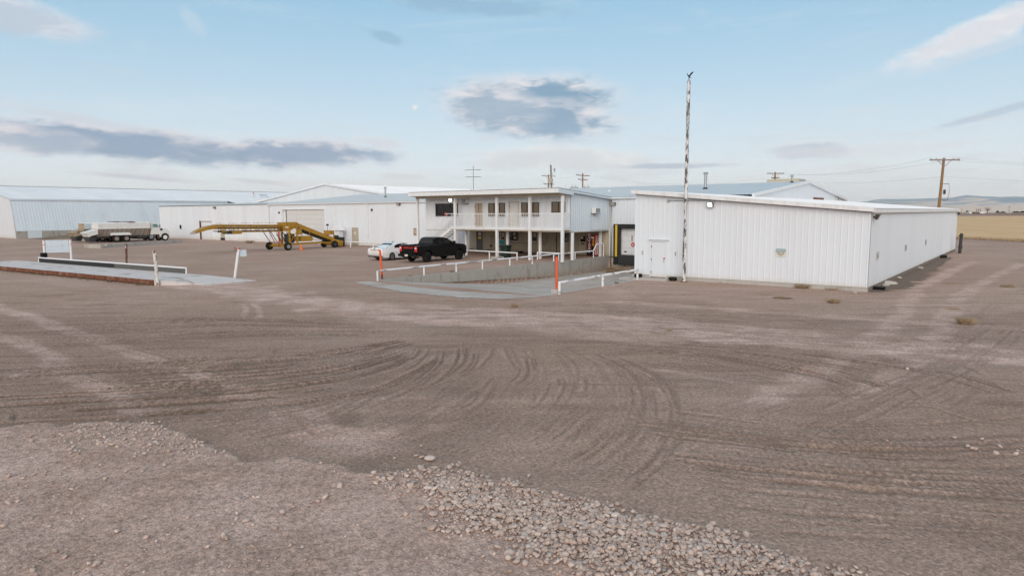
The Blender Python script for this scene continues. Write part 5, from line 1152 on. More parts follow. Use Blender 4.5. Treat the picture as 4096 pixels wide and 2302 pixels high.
# ------------------------------------------------------------------ dock ramp and retaining walls
def slab():
    rnd=random.Random(2); edge=[(-11.6,-11.7),(-9,-12.6),(-6.6,-13.2),(-4,-13.45),(-1.8,-13.3),(-.2,-12.6),(.6,-11.6),(1.0,-10.3)]
    e=[]
    for (a,b),(c_,d) in zip(edge[:-1],edge[1:]):
        for k in range(14):
            t=k/14; e.append((a+(c_-a)*t+rnd.uniform(-.05,.05),b+(d-b)*t+rnd.uniform(-.13,.13)+.14*mnoise.noise(Vector((a+(c_-a)*t,k*.4,3))*1.4)))
    e.append(edge[-1]); mb=MB(); n=len(e)
    rows=[-10.2,-7,-4,0,4,16.05]
    V=[];nr=0
    xs=np.linspace(-11.05,.72,n)
    for (x,y) in e: V.append((x,y,.012))
    for v in rows:
        for x in xs: V.append((min(x,.72 if v<0 else -.15),v,float(ramp_z(v))+(.012 if v<-10 else 0)))
    m=len(rows)+1
    mb.add(V,[(i*n+k,i*n+k+1,(i+1)*n+k+1,(i+1)*n+k) for i in range(m-1) for k in range(n-1)])
    o=mb.build('dock_ramp',M_RAMP,kind='structure'); 
    if o.data.polygons[0].normal.z<0: o.data.flip_normals()
M_RAMP=pmat('worn_ramp_concrete',(.47,.42,.385),.9,0,.14,.8,bump=.25,bscale=20,dirt=(.33,.26,.215),dirt_amt=.7,dirt_scale=(.55,.3,.5),thr=(.44,.66))
slab()
rw=tag(MB().hexa([(-11.30,-10.3,-.3),(-11.0,-10.3,-.3),(-11.0,16.05,-1.5),(-11.30,16.05,-1.5),(-11.30,-10.3,.045),(-11.0,-10.3,.045),(-11.0,16.05,.045),(-11.30,16.05,.045)]).build('retaining_wall',M_CONC),'long stained concrete retaining wall on the left of the sunken dock','retaining wall')
for v in (-6.2,-2.4,1.4,5.2,9.0,12.8): MB().box(-10.999,-10.992,v-.006,v+.006,float(ramp_z(v)),.04).build('joint',M_CONC,rw)
tag(MB().box(.55,.85,-10.2,.02,-1.4,.012).build('retaining_wall',M_CONCP),'low concrete dock wall along the right of the ramp, below the short rail','retaining wall')
def orange_post(label,x,y,lean,h=1.76):
    t=thing('marker_post',label,'post',(x,y,0),0,'orange marker posts at the dock mouth')
    MB().tube([(x,y,-.1),(x+lean[0]*.2,y+lean[1]*.2,.3)],.058,10).build('stump',M_RUST if lean[2] else M_ORANGE,t,smooth='auto'); MB().tube([(x+lean[0]*.2,y+lean[1]*.2,.3),(x+lean[0],y+lean[1],h)],.062,10).build('pole',M_ORANGE,t,smooth='auto')
orange_post('leaning orange post at the left end of the dock rail',-11.38,-9.8,(-.09,-.05,1))
orange_post('upright orange post in a concrete block at the right of the dock mouth',.56,-9.1,(0,0,0))
tag(MB().cbox(.36,.78,-9.35,-8.9,-.05,.17,.04).build('footing_block',M_CONCP),'rough concrete block at the foot of the upright orange post','block')

# ------------------------------------------------------------------ flagpole with eagle
fp=thing('flagpole','tall peeling white pole topped by a dark eagle beside the shed door','flagpole',(3.43,-.66,0))
rr=[(3.43,-.66,-.05),(3.43,-.66,2.2),(3.43,-.66,4.6),(3.44,-.66,7),(3.44,-.66,9),(3.44,-.66,10.95)]
MB().tube(rr,[.100,.098,.095,.093,.092,.090],14).build('pole',M_PEEL,fp,smooth='auto'); MB().lathe([(.2,0),(.2,.02),(.11,.04)],(3.43,-.66,0),'z',14).build('base',M_RUST,fp)
MB().lathe([(.095,-.02),(.095,.015),(.02,.02),(.02,.05),(.04,.07),(.045,.09),(.03,.115),(.01,.12)],(3.44,-.66,10.95),'z',12).build('finial',M_STEEL,fp,smooth=True)
eg=MB(); ec=Vector((3.44,-.66,11.14)); ES=.58; rx=right.copy()
def ew(a,b,c_=0): return ec+right*a*ES+Z*b*ES+Vector((fwd.x,fwd.y,0))*c_*ES
eg.tube([ew(.10,-.02),ew(.05,.02),ew(0,.10),ew(-.03,.18),ew(-.08,.22)],[.012,.03,.036,.02,.007],8)
eg.tube([ew(0,-.12),ew(0,.05)],[.018,.012],6); eg.tube([ew(.06,0),ew(.14,-.03),ew(.2,-.02)],[.024,.018,.007],6)
def wing(pts):
    V=[];n=len(pts)
    for a,b,c_,d in pts: V+= [ew(a,b,-.012),ew(c_,d,-.004),ew(a,b,.012),ew(c_,d,.004)]
    Fc=[]
    for i in range(n-1):
        k=4*i; Fc+=[(k,k+1,k+5,k+4),(k+2,k+6,k+7,k+3),(k,k+4,k+6,k+2),(k+1,k+3,k+7,k+5)]
    eg.add(V,Fc)
wing([(.0,.14,.08,.05),(.08,.30,.17,.18),(.18,.43,.28,.32),(.30,.50,.38,.43),(.40,.545,.44,.52)])
wing([(-.02,.12,-.06,.05),(-.07,.22,-.13,.16),(-.12,.34,-.17,.29),(-.145,.40,-.165,.38)])
eg.build('eagle',M_PLAST,fp,smooth=True)
# ------------------------------------------------------------------ vehicles (local frames: x right, y forward, z up)
def wheel(parent,x,y,r,w,rim=M_ALLOY,spokes=5,rr=.62,name='wheel'):
    s=1 if x>0 else -1
    o=MB().lathe([(r*rr,-w/2*s),(r*.93,-w/2*s),(r,-w*.34*s),(r,w*.34*s),(r*.93,w/2*s),(r*rr,w/2*s)],(x,y,r),'x',24,False).build(name,M_TYRE,parent,smooth='auto')
    MB().lathe([(r*rr,w*.50*s),(r*rr,w*.46*s),(r*rr*.93,w*.47*s),(r*rr*.9,w*.30*s),(r*.18,w*.33*s),(r*.16,w*.42*s)],(x,y,r),'x',20).build('rim',rim,o,smooth='auto')
    for k in range(spokes):
        a=2*math.pi*k/spokes; MB().bar((x+w*.42*s,y+.1*r*math.cos(a),r+.1*r*math.sin(a)),(x+w*.44*s,y+r*rr*.92*math.cos(a),r+r*rr*.92*math.sin(a)),.10*r,.05*r,(1,0,0)).build('spoke',rim,o)
    return o
def arch(cy,r,z0,n=9):   # arc of a wheel arch, from front to rear going over the top, y decreasing
    return [(cy+r*math.cos(math.pi*k/(n-1)),z0+r*math.sin(math.pi*k/(n-1))) for k in range(n)]
def side_loft(prof,widths):
    """same side profile at several half-widths; widths: list of (x, shrink_z fn)"""
    mb=MB(); rings=[]
    for x,fn in widths: rings.append([(x,)+fn(y,z) for y,z in prof])
    return mb.loft(rings)
def car_white():
    t=thing('sedan','white saloon car parked left of the black pickup','car',(-24.2,.55,0))
    t.rotation_euler=(0,0,R(0)); WL[t]=None
    Lc=4.87; zf=.22; ra=.37; yr,yf=1.10,3.95
    prof=[(.05,.45),(0,.62),(.03,.88),(.10,1.02),(.55,1.06),(1.1,1.03),(2.4,.97),(3.5,.95),(4.2,.86),(4.65,.74),(4.85,.58),(4.87,.42),(4.75,zf)]
    prof+=[(yf+ra,zf)]+arch(yf,ra,.30)[0:]+[(yf-ra,zf)]+[(yr+ra,zf)]+arch(yr,ra,.30)+[(yr-ra,zf)]+[(.25,.26)]
    def sh(k,dz): return lambda y,z:(2.43+(y-2.43)*k,z-(dz if z>.8 else 0))
    body=side_loft(prof,[(-.92,sh(.975,.10)),(-.88,sh(.99,.03)),(-.6,sh(1,0)),(0,sh(1.005,-.01)),(.6,sh(1,0)),(.88,sh(.99,.03)),(.92,sh(.975,.10))]).build('body',M_CARW,t,smooth='auto')
    MB().box(-.86,.86,.55,4.5,.2,.5).build('underbody',M_PLAST,t)
    # cabin
    def cr(z,y0,y1,hw): return [(-hw,y0+.1,z),(-hw*.6,y0,z),(hw*.6,y0,z),(hw,y0+.1,z),(hw,y1-.1,z),(hw*.6,y1,z),(-hw*.6,y1,z),(-hw,y1-.1,z)]
    cab=MB().loft([cr(.93,.62,4.0,.84),cr(1.02,.70,3.75,.82),cr(1.22,1.12,3.22,.74),cr(1.38,1.6,2.85,.66),cr(1.45,1.95,2.6,.56),cr(1.475,2.1,2.4,.4)]).build('cabin',M_CARW,t,smooth='auto')
    def lay(name,mat,pts,par,d=.006):
        p=[Vector(q) for q in pts]; n=(p[1]-p[0]).cross(p[2]-p[0]).normalized()
        return p,n
    # side glass, rear and front screens as thin curved panels just proud of the cabin
    def glass(name,quad,out,par):
        o=Vector(out)*.012; q=[Vector(a)+o for a in quad]; MB().add(q+[a-o*.6 for a in q],[tuple(range(len(q))),tuple(range(len(q),2*len(q)))[::-1]]).build(name,M_GLASS,par)
    for s in (-1,1):
        glass('side_window',[(s*.825,1.45,1.02),(s*.825,2.35,1.00),(s*.70,2.35,1.34),(s*.70,1.95,1.33),(s*.745,1.55,1.22)],(s,0,.3),cab)
        glass('side_window',[(s*.825,2.42,1.00),(s*.825,3.45,.99),(s*.745,3.02,1.22),(s*.70,2.6,1.34),(s*.70,2.42,1.34)],(s,0,.3),cab)
    glass('rear_window',[(-.66,.78,1.035),(.66,.78,1.035),(.56,1.52,1.37),(-.56,1.52,1.37)],(0,-.45,.9),cab)
    glass('windscreen',[(.68,3.70,1.02),(-.68,3.70,1.02),(-.56,2.92,1.37),(.56,2.92,1.37)],(0,.45,.9),cab)
    for s in (-1,1):
        MB().hexa([(s*.42,-.012,.84),(s*.93,.16,.86),(s*.90,.24,.86),(s*.42,.05,.84),(s*.42,-.01,.93),(s*.93,.20,.96),(s*.90,.30,.96),(s*.42,.05,.93)]).build('tail_lamp',M_REDL,t)
        MB().cbox(s*.98-.07,s*.98+.07,3.2,3.32,.98,1.10,.02).build('mirror',M_CARW,t)
        MB().hexa([(s*.5,4.72,.62),(s*.86,4.5,.66),(s*.84,4.4,.66),(s*.5,4.6,.62),(s*.5,4.74,.72),(s*.86,4.5,.78),(s*.84,4.4,.78),(s*.5,4.6,.72)]).build('headlamp',M_STEEL,t)
    MB().box(-.42,.42,-.02,.02,.885,.91).build('chrome_strip',M_ALLOY,t); MB().box(-.26,.26,-.012,.02,.70,.83).build('number_plate',M_PAPER,t); MB().hexa([(-.80,.0,.30),(.80,.0,.30),(.80,.2,.30),(-.80,.2,.30),(-.82,-.005,.37),(.82,-.005,.37),(.82,.2,.37),(-.82,.2,.37)]).build('bumper_insert',M_PLAST,t)
    MB().lathe([(.05,-.005),(.05,.02)],(0,-.02,.965),'y',12).build('badge',M_FRAME,t); MB().hexa([(-.02,2.0,1.46),(.02,2.0,1.46),(.02,2.15,1.46),(-.02,2.15,1.46),(-.006,1.98,1.53),(.006,1.98,1.53),(.006,2.02,1.53),(-.006,2.02,1.53)]).build('antenna_fin',M_PLAST,t)
    for s in (-1,1):
        for y in (yr,yf): wheel(t,s*.83,y,.335,.215,M_ALLOY,10,.68)
    return t
car_white()
def pickup():
    t=thing('pickup_truck','black crew-cab pickup parked tail-out in front of the office','pickup truck',(-20.15,.5,0)); WL[t]=None
    yr,yf=1.22,4.96; ra=.50; zf=.46
    prof=[(.10,.62),(.03,.75),(.03,1.36),(1.95,1.40),(4.1,1.38),(4.35,1.36),(5.4,1.32),(5.72,1.22),(5.82,.95),(5.80,.55),(5.6,zf)]
    prof+=[(yf+ra,zf)]+arch(yf,ra,.46)+[(yf-ra,zf)]+[(yr+ra,zf)]+arch(yr,ra,.46)+[(yr-ra,zf)]
    def sh(k,dz): return lambda y,z:(2.9+(y-2.9)*k,z-(dz if z>1.2 else 0))
    # body is split at the bed so that the bed stays open
    outer=side_loft(prof,[(.72,sh(1,0)),(.97,sh(.998,.0)),(1.02,sh(.985,.06))]); outer.build('body_side',M_CARB,t,smooth='auto')
    side_loft(prof,[(-.72,sh(1,0)),(-.97,sh(.998,.0)),(-1.02,sh(.985,.06))]).build('body_side',M_CARB,t,smooth='auto')
    MB().cbox(-.73,.73,1.95,4.6,.46,1.36,.02).build('cab_floor',M_CARB,t); MB().box(-.719,.719,.15,1.949,.55,.86).build('bed_floor',M_PLAST,t)
    MB().loft([[(-.73,4.4,1.34),(-.5,4.4,1.40),(.5,4.4,1.40),(.73,4.4,1.34),(.73,4.4,.6),(-.73,4.4,.6)],[(-.73,5.4,1.29),(-.5,5.4,1.35),(.5,5.4,1.35),(.73,5.4,1.29),(.73,5.4,.5),(-.73,5.4,.5)],[(-.73,5.78,1.18),(-.5,5.80,1.22),(.5,5.80,1.22),(.73,5.78,1.18),(.73,5.78,.5),(-.73,5.78,.5)]]).build('bonnet',M_CARB,t,smooth='auto')
    tg=MB().cbox(-.73,.73,.03,.12,.72,1.37,.02).build('tailgate',M_CARB,t)
    lettering('lettering','CHEVROLET',.20,M_REDP,tg,(0,.024,1.17),X,Z,bold=.006)
    tg.location=(0,0,0)
    bp_=MB().cbox(-1.0,1.0,-.18,.06,.50,.70,.04).build('rear_bumper',M_PLAST,t); MB().box(-.17,.17,-.195,-.181,.53,.67).build('number_plate',M_PAPER,bp_); MB().cbox(-.35,-.25,-.40,-.18,.38,.46,.01).build('tow_hitch',M_STEEL,bp_)
    for s in (-1,1):
        MB().tube([(s*.62,-.14,.47),(s*.62,.3,.47)],.045,8).build('exhaust_tip',M_ALLOY,t)
        lp=MB().cbox(s*.86-.13,s*.86+.13,-.0,.16,.86,1.30,.025).build('tail_lamp',M_REDL,t); MB().box(s*.86-.10,s*.86+.10,-.006,-.001,1.10,1.20).build('reverse_lamp',M_TRIM,lp)
        MB().cbox(s*1.14-.11,s*1.14+.11,4.05,4.22,1.38,1.62,.03).build('mirror',M_CARB,t)
        MB().cbox(s*.78-.2,s*.78+.2,5.70,5.84,1.0,1.18,.02).build('headlamp',M_STEEL,t)
        MB().cbox(s*.98-.04,s*.98+.04,2.0,4.3,.38,.46,.015).build('running_board',M_PLAST,t)
        MB().box(s*.98-.06,s*.98+.06,5.52,5.54,.3,.75).build('mud_flap',M_PLAST,t)
    def cr(z,y0,y1,hw): return [(-hw,y0+.06,z),(-hw*.8,y0,z),(hw*.8,y0,z),(hw,y0+.06,z),(hw,y1-.1,z),(hw*.7,y1,z),(-hw*.7,y1,z),(-hw,y1-.1,z)]
    cab=MB().loft([cr(1.34,1.96,4.75,.95),cr(1.44,1.98,4.5,.93),cr(1.80,2.12,3.78,.80),cr(1.91,2.25,3.5,.74),cr(1.945,2.45,3.3,.62)]).build('cab',M_CARB,t,smooth='auto')
    def glass(quad,out,nm):
        o=Vector(out)*.012; q=[Vector(a)+o for a in quad]; MB().add(q+[a-o*.6 for a in q],[tuple(range(len(q))),tuple(range(len(q),2*len(q)))[::-1]]).build(nm,M_GLASS,cab)
    for s in (-1,1):
        glass([(s*.935,2.2,1.46),(s*.935,3.02,1.46),(s*.82,3.02,1.80),(s*.82,2.3,1.80)],(s,0,.3),'side_window'); glass([(s*.935,3.12,1.46),(s*.935,4.15,1.46),(s*.825,3.62,1.80),(s*.82,3.12,1.80)],(s,0,.3),'side_window')
    glass([(-.78,2.0,1.46),(.78,2.0,1.46),(.68,2.12,1.80),(-.68,2.12,1.80)],(0,-1,.3),'rear_window'); glass([(.76,4.42,1.48),(-.76,4.42,1.48),(-.66,3.82,1.80),(.66,3.82,1.80)],(0,.6,.8),'windscreen')
    MB().tube([(.75,5.2,1.32),(.75,5.12,1.75)],.008,5).build('antenna',M_PLAST,t)
    for s in (-1,1):
        for y in (yr,yf): wheel(t,s*.87,y,.42,.28,M_PLAST,6,.6)
pickup()
def bulk_truck(label,loc,cab=True,rz=0,upper=None,tail=None):
    upper=upper or M_TRUCKW; tail=tail or M_TRUCKW
    t=thing('bulk_truck',label,'truck',loc,rz); WL[t]=None
    # hopper body: vertical upper sides, sloping dusty lower sides with ribs
    y0,y1=1.5,8.35; 
    hop=MB().loft([[(-1.15,y0,1.92),(1.15,y0,1.92),(.45,y0,.85),(-.45,y0,.85)],[(-1.15,y1,1.98),(1.15,y1,1.98),(.45,y1,.85),(-.45,y1,.85)]]).build('hopper',M_HOPPER,t)
    side=MB()
    for s in (-1,1): side.hexa([(s*1.15,y0,1.90),(s*1.10,y0,1.90),(s*1.10,y1,1.96),(s*1.15,y1,1.96),(s*1.15,y0,2.62),(s*1.10,y0,2.62),(s*1.10,y1,2.68),(s*1.15,y1,2.68)])
    side.build('upper_side',upper,t)
    for yy in (y0-.02,y1-.03): MB().box(-1.098,1.098,yy,yy+.05,1.9,2.62).build('end_board',tail,t)
    MB().hexa([(-1.09,y0+.1,2.50),(1.09,y0+.1,2.50),(1.09,y1-.1,2.56),(-1.09,y1-.1,2.56),(-1.0,y0+.1,2.72),(1.0,y0+.1,2.72),(1.0,y1-.1,2.80),(-1.0,y1-.1,2.80)]).build('tarp',M_TRIM,t)
    MB().cbox(-1.2,1.2,5.3,6.3,2.78,2.86,.03).build('hatch',M_RUST,t)
    for s in (-1,1):
        for k in range(12):
            y=y0+.05+k*.61; MB().bar((s*1.16,y,1.9),(s*.48,y-.18,.87),.06,.07,(0,1,0)).build('rib',M_GWOOD,t)
        for k in range(3): MB().box(s*1.16-.012,s*1.16+.012,y0+.02+k*2.25,y0+.1+k*2.25,1.95,2.6).build('side_post',M_TRUCKW,t)
        MB().box(s*1.18-.025,s*1.18+.025,y0,y1,1.87,1.95).build('side_rail',M_TRUCKW,t)
        MB().hexa([(s*1.2,3.05,.98),(s*.75,3.05,.98),(s*.75,5.78,1.0),(s*1.2,5.78,1.0),(s*1.1,3.15,1.33),(s*.75,3.15,1.33),(s*.75,5.5,1.34),(s*1.1,5.5,1.34)]).build('mudguard',M_TRUCKW,t)
        MB().box(s*1.0-.2,s*1.0+.2,2.95,2.99,.18,.95).build('mud_flap',M_PLAST,t)
        for y in (3.2,5.55): MB().box(s*1.2-.01,s*1.2+.015,y,y+.25,.985,1.04).build('marker_lamp',M_RED,t)
    # tail chute
    MB().loft([[(-1.1,1.45,1.85),(1.1,1.45,1.85),(1.1,1.45,1.2),(-1.1,1.45,1.2)],[(-1.1,.1,1.42),(1.1,.1,1.42),(1.1,.28,.9),(-1.1,.28,.9)]]).build('tail_chute',tail,t)
    MB().hexa([(-1.12,.0,1.36),(1.12,.0,1.36),(1.12,.38,.82),(-1.12,.38,.82),(-1.12,.07,1.42),(1.12,.07,1.42),(1.12,.45,.86),(-1.12,.45,.86)]).build('chute_lip',tail,t)
    MB().box(-.5,.5,1.0,8.5,.62,.86).box(-.95,.95,.35,1.2,.45,.78).build('chassis',M_DSTEEL,t)
    MB().box(-.9,.9,.5,1.1,.2,.5).build('spinner_guard',M_DSTEEL,t)
    for s in (-1,1):
        for y in (3.75,5.05): wheel(t,s*.95,y,.52,.42,M_GWOOD,0,.55)
        MB().lathe([(.26,-.6),(.26,.6)],(s*.78,7.2,.62),'y',14).build('fuel_tank',M_DSTEEL,t,smooth='auto')
    if cab:
        c=MB().loft([[(-1.0,8.5,.95),(1.0,8.5,.95),(1.0,8.5,2.2),(.92,8.55,2.62),(-.92,8.55,2.62),(-1.0,8.5,2.2)],[(-1.0,9.75,.95),(1.0,9.75,.95),(1.0,9.75,2.0),(.90,9.35,2.60),(-.90,9.35,2.60),(-1.0,9.75,2.0)]]).build('cab',M_TRUCKW,t,smooth='auto')
        MB().cbox(-.9,.9,8.6,9.3,2.60,2.66,.03).build('roof',M_TRUCKW,c)
        for s in (-1,1):
            MB().hexa([(s*1.0,8.72,2.0),(s*1.012,8.72,2.0),(s*1.012,9.55,2.0),(s*1.0,9.55,2.0),(s*.955,8.75,2.46),(s*.967,8.75,2.46),(s*.967,9.38,2.46),(s*.955,9.38,2.46)]).build('side_window',M_TEAL,c)
            MB().box(s*1.006-.006,s*1.006+.006,8.7,9.6,1.0,1.95).build('door',M_TRUCKW,c); MB().cbox(s*1.22-.06,s*1.22+.06,9.6,9.7,1.9,2.4,.02).build('mirror',M_DSTEEL,c)
        MB().add([(-.85,9.72,2.05),(.85,9.72,2.05),(.80,9.42,2.5),(-.80,9.42,2.5)],[(0,1,2,3)]).build('windscreen',M_TEAL,c)
        MB().loft([[(-.85,9.7,.9),(.85,9.7,.9),(.85,9.7,1.80),(.7,9.7,1.92),(-.7,9.7,1.92),(-.85,9.7,1.80)],[(-.75,11.0,.8),(.75,11.0,.8),(.75,11.0,1.62),(.6,11.0,1.72),(-.6,11.0,1.72),(-.75,11.0,1.62)]]).build('bonnet',M_TRUCKW,t,smooth='auto')
        for s in (-1,1):
            prof=[(9.65,.85)]+arch(10.38,.60,.55)[::-1]+[(11.05,.85),(11.05,1.2),(10.85,1.42),(9.9,1.48),(9.65,1.3)]
            MB().loft([[(s*.72,a,b) for a,b in prof],[(s*1.12,a,b) for a,b in prof]]).build('wing',M_TRUCKW,t)
            MB().lathe([(.13,0),(.13,.04)],(s*.9,11.04,1.25),'y',12).build('headlamp',M_STEEL,t); wheel(t,s*.95,10.38,.52,.32,M_TRIM,8,.58)
            MB().lathe([(.17,.0),(.17,.012)],(s*.855 if s>0 else s*.867,10.0,1.66),'x',16).build('emblem_ring',M_DSTEEL,t)
        MB().cbox(-1.15,1.15,11.05,11.2,.45,.78,.03).build('front_bumper',M_TRUCKW,t); MB().box(-.55,.55,11.0,11.03,.9,1.55).build('grille',M_DSTEEL,t)
        MB().tube([(-.75,8.42,.9),(-.75,8.42,2.9)],.07,8).build('exhaust_stack',M_STEEL,t)
    else: MB().cbox(-1.0,1.0,8.5,9.8,.9,2.55,.06).build('cab',M_TRUCKW,t)
bulk_truck('white bulk spreader truck with dusty ribbed hopper parked at the far left',(-83.35,0,0))
bulk_truck('second bulk truck with rusty tail showing behind the white one',(-86.9,-.4,0),True,0,M_BOARD,pmat('tan_rusty_metal',(.40,.31,.22),.8,0,.2,3,dirt=(.10,.06,.04),dirt_amt=.8,dirt_scale=(2,2,2)))
# ------------------------------------------------------------------ yellow conveyor
def conveyor():
    t=thing('bulk_conveyor','yellow wheeled truss conveyor with long raised boom in the yard','conveyor',(-45.4,5.3,0)); WL[t]=None
    def b(nm,p,q,w,h=None,m=M_YEL,par=None): return MB().bar(p,q,w,h).build(nm,m,par or t)
    # local: x across, y along (world +y), origin at the front axle
    y0,y1=-7.0,.6; hw=.42
    bm=MB()
    for s in (-1,1):
        bm.bar((s*hw,y0,2.80-.0),(s*hw,y1,2.66),.09); bm.bar((s*hw,y0,2.42),(s*hw,y1,2.30),.07); bm.bar((s*hw,y0+.5,2.08),(s*hw,y1-.3,2.0),.08)
    boom=bm.build('boom_chord',M_YEL,t)
    n=10
    for s in (-1,1):
        for k in range(n):
            a=y0+.6+(y1-y0-.6)*k/n; c_=y0+.6+(y1-y0-.6)*(k+1)/n
            MB().bar((s*(hw+.01),a,2.79-.018*k),(s*(hw+.01),a,2.06),.045).build('truss_post',M_YEL,boom)
            p,q=((a,2.07),(c_,2.72)) if k%2==0 else ((a,2.74),(c_,2.05))
            MB().bar((s*(hw+.015),p[0],p[1]),(s*(hw+.015),q[0],q[1]),.04).build('truss_brace',M_YEL,boom)
        MB().hexa([(s*(hw-.04),y0-.2,2.60),(s*(hw-.02),y0-.2,2.60),(s*(hw-.02),y1,2.46),(s*(hw-.04),y1,2.46),(s*(hw-.04),y0-.2,2.76),(s*(hw-.02),y0-.2,2.76),(s*(hw-.02),y1,2.66),(s*(hw-.04),y1,2.66)]).build('side_plate',M_YEL,boom)
    MB().hexa([(-.36,y0,2.38),(.36,y0,2.38),(.36,y1,2.26),(-.36,y1,2.26),(-.36,y0,2.56),(.36,y0,2.56),(.36,y1,2.44),(-.36,y1,2.44)]).build('belt',M_BLACK,t); MB().hexa([(-.36,y0,2.14),(.36,y0,2.14),(.36,y1,2.06),(-.36,y1,2.06),(-.36,y0,2.22),(.36,y0,2.22),(.36,y1,2.14),(-.36,y1,2.14)]).build('belt',M_BLACK,t)
    for k in range(6):
        y=y0+.4+k*1.35; q=MB().bar((-hw,y,2.84),(-hw,y,2.95),.03).bar((hw,y,2.84),(hw,y,2.95),.03).bar((-hw,y,2.95),(hw,y,2.95),.03).bar((-hw,y,2.95),(-hw,y+.6,2.93),.03).bar((hw,y,2.95),(hw,y+.6,2.93),.03); q.build('cover_hoop',M_YEL,t)
    # drooping discharge spout
    MB().loft([[(-.44,y0+.05,2.45),(.44,y0+.05,2.45),(.44,y0+.05,2.82),(-.44,y0+.05,2.82)],[(-.44,y0-1.0,2.32),(.44,y0-1.0,2.32),(.44,y0-1.0,2.66),(-.44,y0-1.0,2.66)],[(-.40,y0-2.1,2.0),(.40,y0-2.1,2.0),(.40,y0-2.1,2.22),(-.40,y0-2.1,2.22)]]).build('spout',M_YEL,t)
    MB().loft([[(-.40,y0-2.0,2.02),(.40,y0-2.0,2.02),(.40,y0-1.6,2.42),(-.40,y0-1.6,2.42)],[(-.34,y0-2.35,1.93),(.34,y0-2.35,1.93),(.34,y0-2.3,2.12),(-.34,y0-2.3,2.12)]]).build('rubber_lip',M_HOPPER,t)
    MB().cbox(-.5,.5,-6.0,-5.5,1.88,2.2,.03).build('motor',M_DSTEEL,t); MB().cbox(-.5,.5,-5.45,-4.4,1.86,2.16,.02).build('gear_case',M_YEL,t)
    # transfer tower
    MB().prism([(.35,2.05),(1.0,2.0),(2.05,2.5),(2.05,2.98),(.5,2.96),(.35,2.85)],'x',-.62,.62).build('head_box',M_YEL,t)
    MB().box(.621,.63,.55,1.05,2.35,2.5).build('maker_plate',M_TRIM,t)
    for x in (-.7,.7):
        for y in (.95,1.9): MB().bar((x,y,.55),(x,y,2.6),.15).build('tower_leg',M_YEL,t)
        MB().bar((x,.95,.7),(x,1.9,2.0),.05).build('tower_brace',M_YEL,t); MB().bar((x,1.9,.7),(x,.95,2.0),.05).build('tower_brace',M_YEL,t)
        MB().bar((x,-1.3,2.0),(x,-.35,.62),.06).build('lift_strut',M_RUST,t); MB().bar((x,-.6,2.0),(x,.15,.6),.06).build('lift_strut',M_YEL,t)
        MB().tube([(x*.6,.1,1.7),(x*.6,.75,.7)],.05,8).build('hydraulic_ram',M_DSTEEL,t,smooth=True)
    MB().cbox(-.35,.35,.95,1.8,.75,1.7,.03).build('engine',M_DSTEEL,t); MB().cbox(.55,.8,2.05,2.45,1.6,2.25,.02).build('control_box',M_YEL,t); MB().cbox(-.75,.75,2.45,3.85,.85,1.4,.02).build('fuel_box',M_YEL,t); MB().bar((.72,3.5,1.4),(.72,3.5,2.2),.05).bar((-.72,3.5,1.4),(-.72,3.5,2.2),.05).build('stay',M_YEL,t)
    # sloping infeed conveyor down to the hopper
    MB().hexa([(-.48,1.9,2.45),(.48,1.9,2.45),(.48,6.9,.72),(-.48,6.9,.72),(-.48,1.9,2.96),(.48,1.9,2.96),(.48,6.9,1.12),(-.48,6.9,1.12)]).build('infeed_trough',M_YEL,t)
    MB().hexa([(-.40,2.6,2.0),(.40,2.6,2.0),(.40,6.6,.62),(-.40,6.6,.62),(-.40,2.6,2.14),(.40,2.6,2.14),(.40,6.6,.74),(-.40,6.6,.74)]).build('return_belt',M_BLACK,t)
    MB().hexa([(-.9,6.6,.30),(.9,6.6,.30),(.8,7.9,.08),(-.8,7.9,.08),(-.9,6.6,1.0),(.9,6.6,1.0),(.9,7.9,.72),(-.9,7.9,.72)]).build('intake_hopper',M_YEL,t); MB().box(-.95,.95,7.91,8.05,.05,1.15).build('rubber_apron',M_BLACK,t)
    for s in (-1,1): MB().bar((s*.5,6.9,.7),(s*.5,6.9,1.9),.08).bar((s*.5,6.2,1.9),(s*.5,6.95,1.9),.07).bar((s*.5,6.2,1.5),(s*.5,6.9,1.9),.05).build('hopper_stay',M_YEL,t)
    MB().cbox(-.5,.5,6.25,6.85,1.5,1.95,.02).build('guard_box',M_YEL,t)
    # frame and axles
    for s in (-1,1): MB().bar((s*.6,-.3,.55),(s*.6,6.8,.62),.14).build('frame_rail',M_YEL,t)
    MB().bar((-1.55,0,.45),(1.55,0,.45),.2).bar((-.6,-.3,.6),(.6,-.3,.6),.16).build('axle_beam',M_YEL,t); MB().bar((-1.0,6.6,.42),(1.0,6.6,.42),.12).build('axle_beam',M_YEL,t)
    for x,y in ((-1.6,-.05),(1.6,.1)): wheel(t,x,y,.42,.30,M_STEEL,5,.5)
    for x,y in ((-1.0,6.6),(1.0,6.6)): wheel(t,x,y,.40,.26,M_DSTEEL,0,.5)
    MB().tube([(-.3,4.2,1.35),(-.2,4.8,.9),(0,5.4,.85),(.2,6.0,.7)],.03,6).build('hose',M_BLACK,t)
conveyor()
cn=thing('traffic_cone','orange traffic cone beside the conveyor frame','cone',gp(1205,1000)); p=gp(1205,1000)
MB().cbox(p.x-.2,p.x+.2,p.y-.2,p.y+.2,0,.05,.02).build('base',M_CONE,cn); MB().lathe([(.16,.05),(.035,.66),(.03,.68)],(p.x,p.y,0),'z',16).build('body',M_CONE,cn,smooth='auto')
